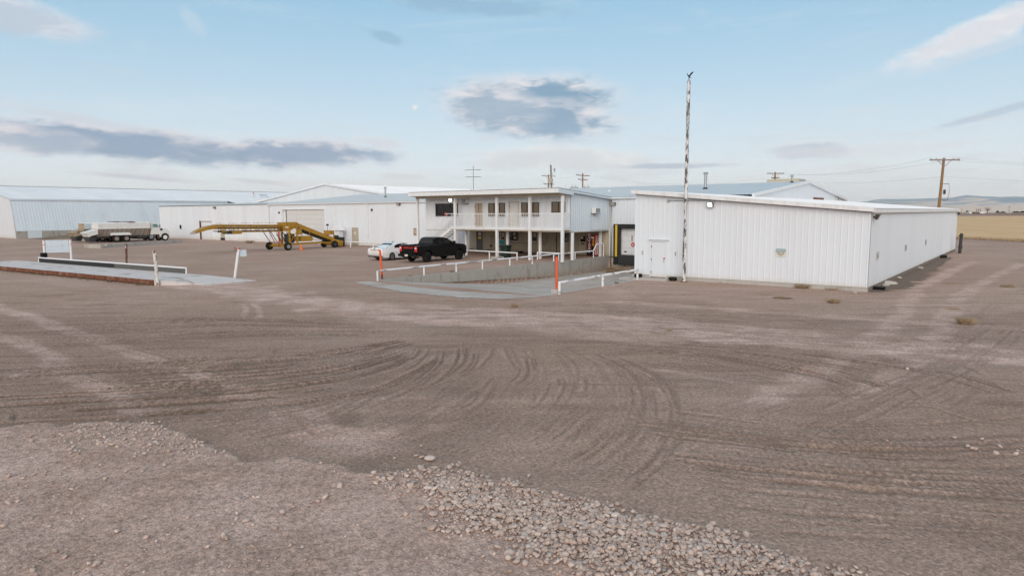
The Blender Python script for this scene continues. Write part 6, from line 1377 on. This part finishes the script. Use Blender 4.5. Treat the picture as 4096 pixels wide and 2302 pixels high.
# little roofed kiosk by the hopper
kk=thing('sample_kiosk','small white roofed box on a post behind the conveyor hopper','kiosk',(-47.7,15,0))
MB().cbox(-48.1,-47.3,14.8,15.4,.0,1.85,.02).build('body',M_TRIM,kk); MB().prism([(-48.75,1.86),(-47.05,1.86),(-47.9,2.42)],'y',14.6,15.6).build('roof',M_ROOFW,kk); MB().box(-48.15,-47.25,14.55,14.66,.05,1.28).build('rubber_sheet',M_BLACK,kk)
tag(MB().tube([(-46.2,15.2,0),(-46.2,15.2,2.2),(-46.4,15.2,2.35)],.03,6).build('hose_pipe',M_TRIM),'thin white bent standpipe right of the roofed kiosk','pipe')
rm=thing('lamp_stick','thin rod with a small dark lamp above the conveyor hopper','lamp',(-49.8,15,0)); MB().tube([(-49.8,15,0),(-49.8,15,2.45)],.025,6).build('rod',M_DSTEEL,rm); MB().cbox(-49.95,-49.65,14.9,15.1,2.4,2.6,.02).build('head',M_PLAST,rm)
for u,z in ((-50.9,1.7),): tag(MB().box(u-.07,u+.07,15.7,15.84,0,z).build('door_bollard',M_REDP),'red bollard post at the right of the overhead door','bollard')
tag(MB().box(-61.5,-61.36,15.7,15.84,0,1.9).build('door_bollard',M_REDP),'red bollard post at the left of the overhead door','bollard')

# ------------------------------------------------------------------ weighbridge
sd_=Vector((-.9955,-.0943,0)); sn_=Vector((-.0943,.9955,0)); S0=Vector((-19.2,-19.35,0)); SWID=3.35; DZ=.30
def sp_(a,b,z): q=S0+sd_*a+sn_*b; return (q.x,q.y,z)
def sbox(mb,a0,a1,b0,b1,z0,z1): return mb.hexa([sp_(a0,b0,z0),sp_(a1,b0,z0),sp_(a1,b1,z0),sp_(a0,b1,z0),sp_(a0,b0,z1),sp_(a1,b0,z1),sp_(a1,b1,z1),sp_(a0,b1,z1)])
wb=thing('weighbridge','long low truck scale with concrete deck slabs and rusty side beams','weighbridge',tuple(S0))
M_DECK=pmat('pale_deck_concrete',(.60,.545,.53),.85,0,.12,1,bump=.25,bscale=18,dirt=(.26,.21,.19),dirt_amt=.6,dirt_scale=(.45,1.3,1),thr=(.55,.66))
for k in range(7):
    a0=k*3.6; a1=a0+3.58
    for j in range(2): sbox(MB(),a0,a1,.06+j*(SWID/2-.05),.05+(j+1)*(SWID/2-.05),.08,DZ+.0015*((k*3+j)%3)).build('deck_slab',M_DECK,wb)
for k in range(7):
    a0=k*3.6
    sbox(MB(),a0+.015,a0+3.58,-.06,.055,.05,DZ-.01).build('side_beam',M_RUST,wb)
    for q in range(3): sbox(MB(),a0+.25+q*1.2,a0+.29+q*1.2,-.09,-.061,.06,DZ-.02).build('beam_rib',M_RUST,wb)
sbox(MB(),0,25.2,.1,SWID-.1,-.25,.05).build('pit',M_DARK,wb)
# approach slab sloping down to the yard
ap=MB(); A_=[sp_(-.02,.0,DZ-.005),sp_(-.02,SWID,DZ-.005)]; B_=[gp(830,1138).to_tuple(),gp(1030,1122).to_tuple()]
ap.add([A_[0],A_[1],(B_[1][0],B_[1][1],.008),(B_[0][0],B_[0][1],.008)]+[(p[0],p[1],-.15) for p in (A_[0],A_[1],B_[1],B_[0])],[(0,1,2,3),(0,4,5,1),(1,5,6,2),(2,6,7,3),(3,7,4,0)])
tag(ap.build('approach_slab',M_DECK),kind='structure')
gr=thing('weighbridge_guard','white pipe guard with hanging black rubber along the truck scale','guard rail',sp_(10,3.3,DZ))
ga,gb=2.2,21.5
MB().tube([sp_(ga,SWID-.1,DZ),sp_(ga,SWID-.1,DZ+.34),sp_(gb,SWID-.1,DZ+.34),sp_(gb,SWID-.1,DZ)],.05,8).build('pipe',M_WPIPE,gr,smooth='auto')
sbox(MB(),ga+.08,10.5,SWID-.12,SWID-.09,DZ+.01,DZ+.30).build('rubber_skirt',pmat('grey_rubber',(.10,.10,.095),.8,0,.15,2),gr); sbox(MB(),10.52,gb-.05,SWID-.12,SWID-.09,DZ+.01,DZ+.30).build('rubber_skirt',M_BLACK,gr)
lk=thing('flood_lamp','black lamp on a short post at the left end of the scale guard','lamp',gp(181,1050)); p=gp(181,1050)
MB().tube([(p.x,p.y,0),(p.x-.1,p.y,.45)],.06,8).build('post',M_TRIM,lk); MB().cbox(p.x-.42,p.x+.05,p.y-.2,p.y+.2,.42,.80,.05).build('head',M_PLAST,lk)
bd=thing('notice_board','pale blue panelled board between two white posts behind the scale','sign board',(-46.0,-15.2,0))
bp0=Vector((-46.47,-16.02,0)); bp1=Vector((-45.6,-14.36,0)); bdv=(bp1-bp0).normalized(); bn_=Vector((bdv.y,-bdv.x,0))
for p in (bp0,bp1):
    MB().tube([p,p+Z*1.82],.09,10).build('post',M_WPIPE,bd,smooth='auto')
    MB().lathe([(.094,-.03),(.094,.03)],p+Z*1.78,'z',10).build('red_band',M_REDP,bd); MB().lathe([(.094,-.02),(.094,.02)],p+Z*1.38,'z',10).build('red_band',M_REDP,bd)
Lb=(bp1-bp0).length
for i,(a0,a1) in enumerate(((.12,.52),(.53,1.30),(1.31,Lb-.12))):
    for z0_,z1_ in ((.72,1.22),(1.235,1.76)):
        q=[bp0+bdv*a+Z*z+bn_*d for d in (0,.03) for a,z in ((a0,z0_),(a1,z0_),(a1,z1_),(a0,z1_))]; MB().hexa(q).build('panel',M_BOARD,bd)
def post(label,base,top_,r,mat,cap=None,group='worn posts round the truck scale'):
    t=thing('guard_post',label,'post',tuple(base),0,group); MB().tube([base-Z*.1,top_],r,10).build('pipe',mat,t,smooth='auto'); MB().lathe([(r*1.05,-.06),(r*1.05,.0),(r*.6,.01)],top_,'z',10).build('cap',cap or mat,t); return t
b0=gp(507,1076); post('rusty flaking post behind the truck scale guard',b0,Vector((b0.x+.05,b0.y+.05,1.78)),.075,M_RUSTP)
b0=gp(632,1142); post('leaning flaky white post at the near corner of the truck scale',b0,b0-right*.09+Z*1.92,.085,M_PEELR)
b0=gp(938,1112); sg=post('leaning white post with a red cap, horn and small sign at the scale exit',b0,Vector((b0.x+.30,b0.y+.2,1.82)),.085,M_WPIPE,M_REDP)
tp=Vector((b0.x+.25,b0.y+.16,1.5)); MB().hexa([tp+right*a+Z*z+Vector((fwd.x,fwd.y,0))*d for z in (-.18,.22) for a,d in ((.1,.05),(.42,.25),(.42,.27),(.1,.07))]).build('sign_plate',M_BOARD,sg)
MB().lathe([(.04,0),(.05,.1),(.11,.22)],tp+Z*.22-right*.22,'x',10).build('horn',M_GWOOD,sg); MB().bar(tp+Z*.22-right*.2,tp+Z*.2,.04).build('horn_arm',M_GWOOD,sg); MB().lathe([(.045,0),(.05,.05),(.02,.09)],tp+Z*.30-right*.16,'z',8).build('red_lamp',M_REDP,sg)
# low concrete wall by the trucks
lw=thing('low_concrete_wall','broken low concrete wall in front of the bulk trucks','wall',(-67.5,-4,0))
q0,q1,q2=gp(337,991),gp(404,992.5),gp(428,990.5); q3=gp(730,970)
def wseg(p,q,w,h0,h1,nm):
    d=(q-p).normalized(); n=Vector((-d.y,d.x,0))*w
    MB().hexa([p,q,q+n,p+n,p+Z*h0,q+Z*h1,q+n+Z*h1,p+n+Z*h0]).build(nm,M_CONCP,lw)
wseg(q0,q1,.35,.42,.44,'block'); wseg(q1+(q2-q1).normalized()*.02,q2,.35,.40,.2,'broken_end'); wseg(q2+(q3-q2).normalized()*.02,q3,.35,.40,.42,'block')
# black steel pile at the far right corner of the shed
bp2=thing('steel_post','short black steel post with a collar past the end of the shed','post',(13.3,38,0)); MB().tube([(13.3,38,-.1),(13.34,38.02,1.84)],.13,10).build('pipe',M_DSTEEL,bp2,smooth='auto')
for z in (.55,1.62): MB().lathe([(.14,-.06),(.20,-.04),(.20,.04),(.14,.06)],(13.32,38,z),'z',10).build('collar',M_DSTEEL,bp2)

# ------------------------------------------------------------------ power poles, wires
WA=[]
def power_pole(label,px,pytop,depth,arms,top_w=3.0,lean=0,gear=False,mat=None,group='wooden power poles'):
    tp_=at(px,pytop,depth); base=Vector((tp_.x-lean*right.x,tp_.y-lean*right.y,0)); t=thing('power_pole',label,'power pole',tuple(base),0,group)
    MB().tube([base-Z*.2,tp_],[.19,.13],10).build('pole',mat or M_WOOD,t,smooth='auto'); ends=[]
    for (dz,w,tilt) in arms:
        c_=tp_+Z*dz; a=c_-right*w/2+Z*tilt; b=c_+right*w/2-Z*tilt; off=Vector((fwd.x,fwd.y,0))*-.16
        ar=MB().bar(a+off,b+off,.12,.14).build('crossarm',M_GWOOD if dz>-.5 else M_RUST,t)
        for f in (-.46,-.28,.28,.46):
            q=c_+right*w*f-Z*tilt*f*2+off; MB().lathe([(.02,.05),(.055,.12),(.055,.2),(.02,.26)],q,'z',8).build('insulator',M_STEEL,ar)
        for s in (-1,1): MB().bar(c_+right*s*w*.24+off,tp_+Z*(dz-.75)+off*.6,.045).build('arm_brace',M_GWOOD,t)
        ends.append((a+off,b+off))
    if gear:
        g=tp_+Z*-3.7; MB().lathe([(.10,-.25),(.12,-.2),(.12,.2),(.10,.25)],g+right*.30,'z',10).build('cutout',M_DSTEEL,t)
        for s in (-1,1):
            MB().tube([g+right*.0+Z*.9*s,g+right*.75*(1 if s<0 else 1)+Z*.9*s],.03,6).build('standoff',M_DSTEEL,t)
        MB().tube([g+right*.75+Z*.9,g+right*.85+Z*0,g+right*.65-Z*.95],.022,6).build('jumper',M_REDP,t)
    return tp_,ends
P1=power_pole('lone power pole rising behind the end of the shed on the right',3776,632,74,[(-.22,3.3,0)],gear=True,lean=.35)
P4=power_pole('power pole top showing above the roof unit on the ridge',3101,688,118,[(-.25,3.0,0),(-1.05,1.4,0)])
P3=power_pole('power pole with two crossarms right of the grey mast, behind the office',2331,692,140,[(-.5,2.8,.10),(-1.35,2.0,.08)])
P2=power_pole('power pole with two crossarms directly behind the grey mast',2194,698,138,[(-.3,2.8,.06),(-1.95,2.1,.04)])
gm=thing('light_mast','leaning grey mast with a lamp panel and beige box behind the office roof','mast',(0,0,0)); tpm=at(2203,660,112); bsm=at(2213,770,112); bsm.z=0
gm.location=bsm; WL[gm]=bsm.copy(); MB().tube([bsm,tpm],.15,8).build('mast',M_GWOOD,gm); MB().tube([tpm,tpm+Z*.35],.03,5).build('spike',M_STEEL,gm)
q=at(2218,679,112); MB().cbox(q.x-.11,q.x+.11,q.y-.1,q.y+.1,q.z-.28,q.z+.28,.02).build('lamp_panel',M_STEEL,gm); MB().tube([at(2209,697,112),q-Z*.2],.04,6).build('arm',M_STEEL,gm)
q=at(2202,722,111.5); MB().cbox(q.x-.36,q.x+.36,q.y-.2,q.y+.2,q.z-.38,q.z+.38,.03).build('box',M_CREAM,gm)
def wire(a,b,sag,lb):
    pts=[a.lerp(b,t)-Z*sag*4*t*(1-t) for t in np.linspace(0,1,13)]; o=MB().tube(pts,.0065,4).build('power_line',M_WIRE); tag(o,lb,'power line','overhead wires')
far_r=at(4700,640,95)
for k,(f,nm) in enumerate(((-.46,'upper left'),(.46,'upper right'))):
    e1=P1[0]+right*3.3*f-Z*.0; wire(P4[0]+right*3*f-Z*.2,e1,.9,'overhead wire from the ridge pole to the right-hand pole, %s'%nm); wire(e1,far_r+right*k*2+Z*.3*k,.8,'overhead wire running off the right edge, %s'%nm)
wire(P1[0]-Z*2.0,far_r-Z*2.6,.5,'lower overhead wire running off the right edge'); wire(P4[0]-Z*1.0,P1[0]-Z*2.0,.8,'lower overhead wire to the right-hand pole')
wire(P3[0]+right*1.2-Z*.5,P4[0]-right*1.3-Z*1.0,1.4,'long wire from the two-arm pole to the ridge pole'); wire(P2[0]+right*1.2-Z*.3,P3[0]-right*1.2-Z*.5,.5,'short wire between the two poles behind the office')
tr=thing('transformer_rack','grey transformer tops peeping over the roof beside the power pole','transformer',tuple(Vector((at(2310,748,135).x,at(2310,748,135).y,0))))
for px in (2296,2345):
    q=at(px,750,135); MB().cbox(q.x-.7,q.x+.7,q.y-.5,q.y+.5,0,q.z+.1,.05).build('tank',M_STEEL,tr)
    for k in (-.4,.4): MB().lathe([(.05,0),(.09,.1),(.05,.5)],(q.x+k,q.y,q.z+.1),'z',8).build('bushing',M_STEEL,tr)
# far-off farmstead
def far_box(name,label,px0,px1,py0,py1,depth,mat,roof,cat):
    a=at(px0,py1,depth); b=at(px1,py0,depth); t=thing(name,label,cat,(a.x,a.y,.2)); w=(b-a).dot(right); h=max(2.2,b.z-.2); f=Vector((fwd.x,fwd.y,0)).normalized(); a.z=.1
    c=[a,a+right*w,a+right*w+f*8,a+f*8]; MB().hexa(c+[q+Z*h*.7 for q in c]).build('wall',mat,t)
    m0=(c[0]+c[3])/2+Z*h; m1=(c[1]+c[2])/2+Z*h; MB().add([q+Z*h*.7 for q in c]+[m0,m1],[(0,1,5,4),(2,3,4,5),(0,4,3),(1,2,5),(0,3,2,1)]).build('roof',roof,t)
far_box('farm_shed','dark open-fronted shed on the far horizon at the right',3895,3920,849,856,880,M_BARK,M_RUST,'shed'); far_box('farm_house','low white farm building on the far horizon beside the tree',3921,3940,849,856,885,M_TRUCKW,M_TRIM,'house'); far_box('farm_trailer','small white trailer left of the dark shed on the horizon',3878,3888,851,856,870,M_TRUCKW,M_TRIM,'trailer')
def far_tree(label,px,depth,h,w,leaf,rnd):
    b=at(px,850,depth); b.z=.1; t=thing('tree',label,'tree',tuple(b)); tm=MB(); tips=[]
    tm.tube([b,b+Z*h*.35],[h*.035,h*.025],6)
    for k in range(14):
        a=rnd.uniform(0,6.28); e=b+Vector((math.cos(a)*w*rnd.uniform(.2,.5),math.sin(a)*w*rnd.uniform(.2,.5),h*rnd.uniform(.55,1))); m_=b+Z*h*.35+(e-b-Z*h*.35)*.5+Z*.2; tm.tube([b+Z*h*.3,m_,e],[h*.018,h*.012,h*.005],5); tips+= [m_,e]
    tm.build('trunk',M_BARK,t)
    if leaf:
        lm_=MB()
        for _ in range(leaf):
            c_=rnd.choice(tips)+Vector((rnd.gauss(0,w*.09),rnd.gauss(0,w*.09),rnd.gauss(0,h*.07))); s=h*.035
            v=[c_+Vector((rnd.uniform(-s,s),rnd.uniform(-s,s),rnd.uniform(-s,s))) for _ in range(3)]; lm_.add(v,[(0,1,2)])
        lm_.build('crown',M_LEAF,t,recalc=False)
rt=random.Random(9)
far_tree('round brownish tree beside the white farm building on the horizon',3950,900,8.5,9,420,rt); far_tree('small bare bush left of the farm on the horizon',3866,860,4.2,3.5,120,rt)
for k,px in enumerate((3905,3913,3921)): far_tree(('left','middle','right')[k]+' one of the bare thin trees behind the dark farm shed',px,930,7.5,2.5,0,rt)
for px,py,dp,lb in ((4038,823,420,'distant thin utility pole at the right edge of the field'),(3847,834,560,'distant thin utility pole left of the farm')):
    tp_=at(px,py,dp); bs=Vector((tp_.x,tp_.y,0)); t=thing('utility_pole',lb,'power pole',tuple(bs)); MB().tube([bs,tp_],.15,6).build('pole',M_GWOOD,t); MB().bar(tp_-Z*.5-right,tp_-Z*.5+right,.12).build('crossarm',M_GWOOD,t)

# ------------------------------------------------------------------ weeds, rubble, litter
rw_=random.Random(21)
def weed(label,px,py,h,sp2,n=70,z=0.0,p=None,green=False):
    p=p or gp(px,py); mb=MB(); blades(mb,p.x,p.y,z+p.z if p.z else z,h*.75,n*2,sp2*.6,rw_,1.6,.004); o=mb.build('dry_weed',M_GRASS if green else M_WEED,recalc=False)
    tag(o,label,'weed','dry weeds in the yard')
weed('dry weed clump against the shed wall near its right end',3210,1152,.30,.55,160); weed('low dry weeds right of the clump at the shed wall',3330,1158,.16,.6,110)
weed('tumbleweed in the dirt before the shed, under the sign',3120,1192,.12,.3,120); weed('round tumbleweed before the shed, nearer its corner',3335,1212,.26,.35,150); weed('tumbleweed by the right-hand wheel tracks',3860,1296,.30,.33,170)
weed('flat tuft of dry grass beyond the shed corner',3795,1134,.10,.5,90); weed('dry tuft at the right edge beyond the tracks',4030,1148,.2,.5,90); weed('dry tuft between the tracks at the right',3810,1236,.1,.45,90)
weed('tan brush against the annex wall, left of the overhead door',998,972,.5,.7,120); weed('dry tuft at the gravel edge before the dock ramp',2056,1228,.22,.2,60); weed('green-brown tuft at a post of the long dock rail',1808,1090,.2,.15,40,green=True)
weed('small green tuft on the dock apron',2466,1133,.12,.15,40,green=True); weed('brown tuft on the bank by the long rail',1640,1103,.1,.2,40); weed('small tuft before the right-hand lane',2677,1322,.1,.2,40)
for k,(u,v,h) in enumerate(((-10.2,15.2,.55),(-9.2,15.0,.5),(-8.2,15.2,.42),(-9.8,14.2,.35))):
    weed('tangle of dead weeds in the dock corner, '+('against the wall','below the dock door','right-hand clump','nearest clump')[k],0,0,h,.55,130,float(ramp_z(v)),Vector((u,v,0)))
mb=MB()
for k in range(90):
    a=rw_.uniform(0,24); q=sp_(a,rw_.uniform(-.5,-.1),0); blades(mb,q[0],q[1],.0,.16,7,.2,rw_,.9,.008)
mb.build('edge_grass',M_GRASS,recalc=False,kind='stuff',label='thin grass along the rusty edge of the truck scale')
def rubble(name,label,cat,p,size,mat,flat=.35,seed=0,group=None):
    v,f=stone_shape(2,seed+50,(1,.75,flat)); v=np.sign(v)*np.abs(v)**.8
    o=MB().add([tuple(q*size) for q in v],[tuple(q) for q in f]).build(name,mat); o.location=(p.x,p.y,size*flat*.35); o.rotation_euler=(0,0,seed*1.3); tag(o,label,cat,group); return o
for k,(px,py,s,lb) in enumerate(((3563,1135,.42,'broad broken concrete slab at the shed side'),(3540,1142,.22,'small concrete lump left of the broad slab'),(3420,1171,.14,'pale stone at the shed corner'),(3683,1073,.2,'pale stone halfway along the shed side'),(3600,1112,.2,'rough stone behind the broad broken slab'),(2455,1142,.09,'small pale stone on the ground by the short rail'),(2900,1131,.28,'flat broken concrete at the foot of the shed front'))):
    rubble('broken_concrete',lb,'rubble',gp(px,py),s,M_CONCP,.3,k,'bits of broken concrete')
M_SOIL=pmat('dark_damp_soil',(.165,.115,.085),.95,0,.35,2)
bx=gp(3515,1158); tag(MB().cbox(bx.x-.28,bx.x+.28,bx.y-.18,bx.y+.18,0,.16,.03).build('plastic_tray',M_PLAST),'black plastic tray on the ground at the shed side near its corner','tray')
tyre('black tyre lying at the far end of the shed side wall',tuple(gp(3770,1031)),.32,.24)
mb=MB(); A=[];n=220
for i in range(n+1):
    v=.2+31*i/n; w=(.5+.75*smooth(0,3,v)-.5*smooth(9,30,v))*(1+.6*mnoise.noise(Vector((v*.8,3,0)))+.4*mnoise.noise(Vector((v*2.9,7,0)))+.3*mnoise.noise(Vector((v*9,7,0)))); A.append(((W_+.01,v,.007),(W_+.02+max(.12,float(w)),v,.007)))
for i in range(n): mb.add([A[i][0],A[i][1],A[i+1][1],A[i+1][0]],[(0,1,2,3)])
for px,py,r_ in ((3130,1192,.42),(1140,972,.0)):
    if not r_: continue
    p=gp(px,py); mb.add([(p.x+math.cos(q*.4)*r_*(1+.4*mnoise.noise(Vector((math.cos(q*.4)*2,math.sin(q*.4)*2,2)))),p.y+math.sin(q*.4)*r_*(1+.4*mnoise.noise(Vector((math.cos(q*.4)*2,math.sin(q*.4)*2,5)))),.008) for q in range(15)],[tuple(range(15))])
o=mb.build('damp_soil',M_SOIL,kind='structure')
if o.data.polygons[0].normal.z<0: o.data.flip_normals()
# earth bank against the barn
mb=MB(); nu,nv=14,40
Vv=[]
for i in range(nu+1):
    for j in range(nv+1):
        f=i/nu; v=1.5+36*j/nv; w=9.5; x=BU+.02+f*w; hh=1.05*smooth(2,16,v)*(1-f)**1.4*(1-.2*smooth(30,38,v)); hh=float(hh)*(1+.35*mnoise.noise(Vector((x*.5,v*.4,0))))+(.05*mnoise.noise(Vector((x*1.7,v*1.7,4))))
        Vv.append((x,v,max(hh,0) if 0<i<nu else (hh if i==0 else -.05)))
mb.add(Vv,[(i*(nv+1)+j,(i+1)*(nv+1)+j,(i+1)*(nv+1)+j+1,i*(nv+1)+j+1) for i in range(nu) for j in range(nv)])
o=mb.build('earth_bank',pmat('bank_soil',(.20,.145,.10),.95,0,.3,.8,bump=.6,bscale=4,dirt=(.10,.09,.045),dirt_amt=.6,dirt_scale=(.5,.5,1)),smooth=True,kind='structure')
if sum(p.normal.z for p in o.data.polygons)<0: o.data.flip_normals()
# ------------------------------------------------------------------ air
def haze():
    m=bpy.data.materials.new('haze_air'); m.use_nodes=True; t=m.node_tree; t.nodes.clear()
    v=t.nodes.new('ShaderNodeVolumePrincipled'); v.inputs['Color'].default_value=(1,1,1,1); v.inputs['Density'].default_value=HAZE_D; v.inputs['Anisotropy'].default_value=0
    o=t.nodes.new('ShaderNodeOutputMaterial'); t.links.new(v.outputs[0],o.inputs['Volume'])
    h=MB().box(-18500,18500,-18500,18500,-4,450).build('haze',m,kind='stuff')
HAZE_D=5e-5
haze()
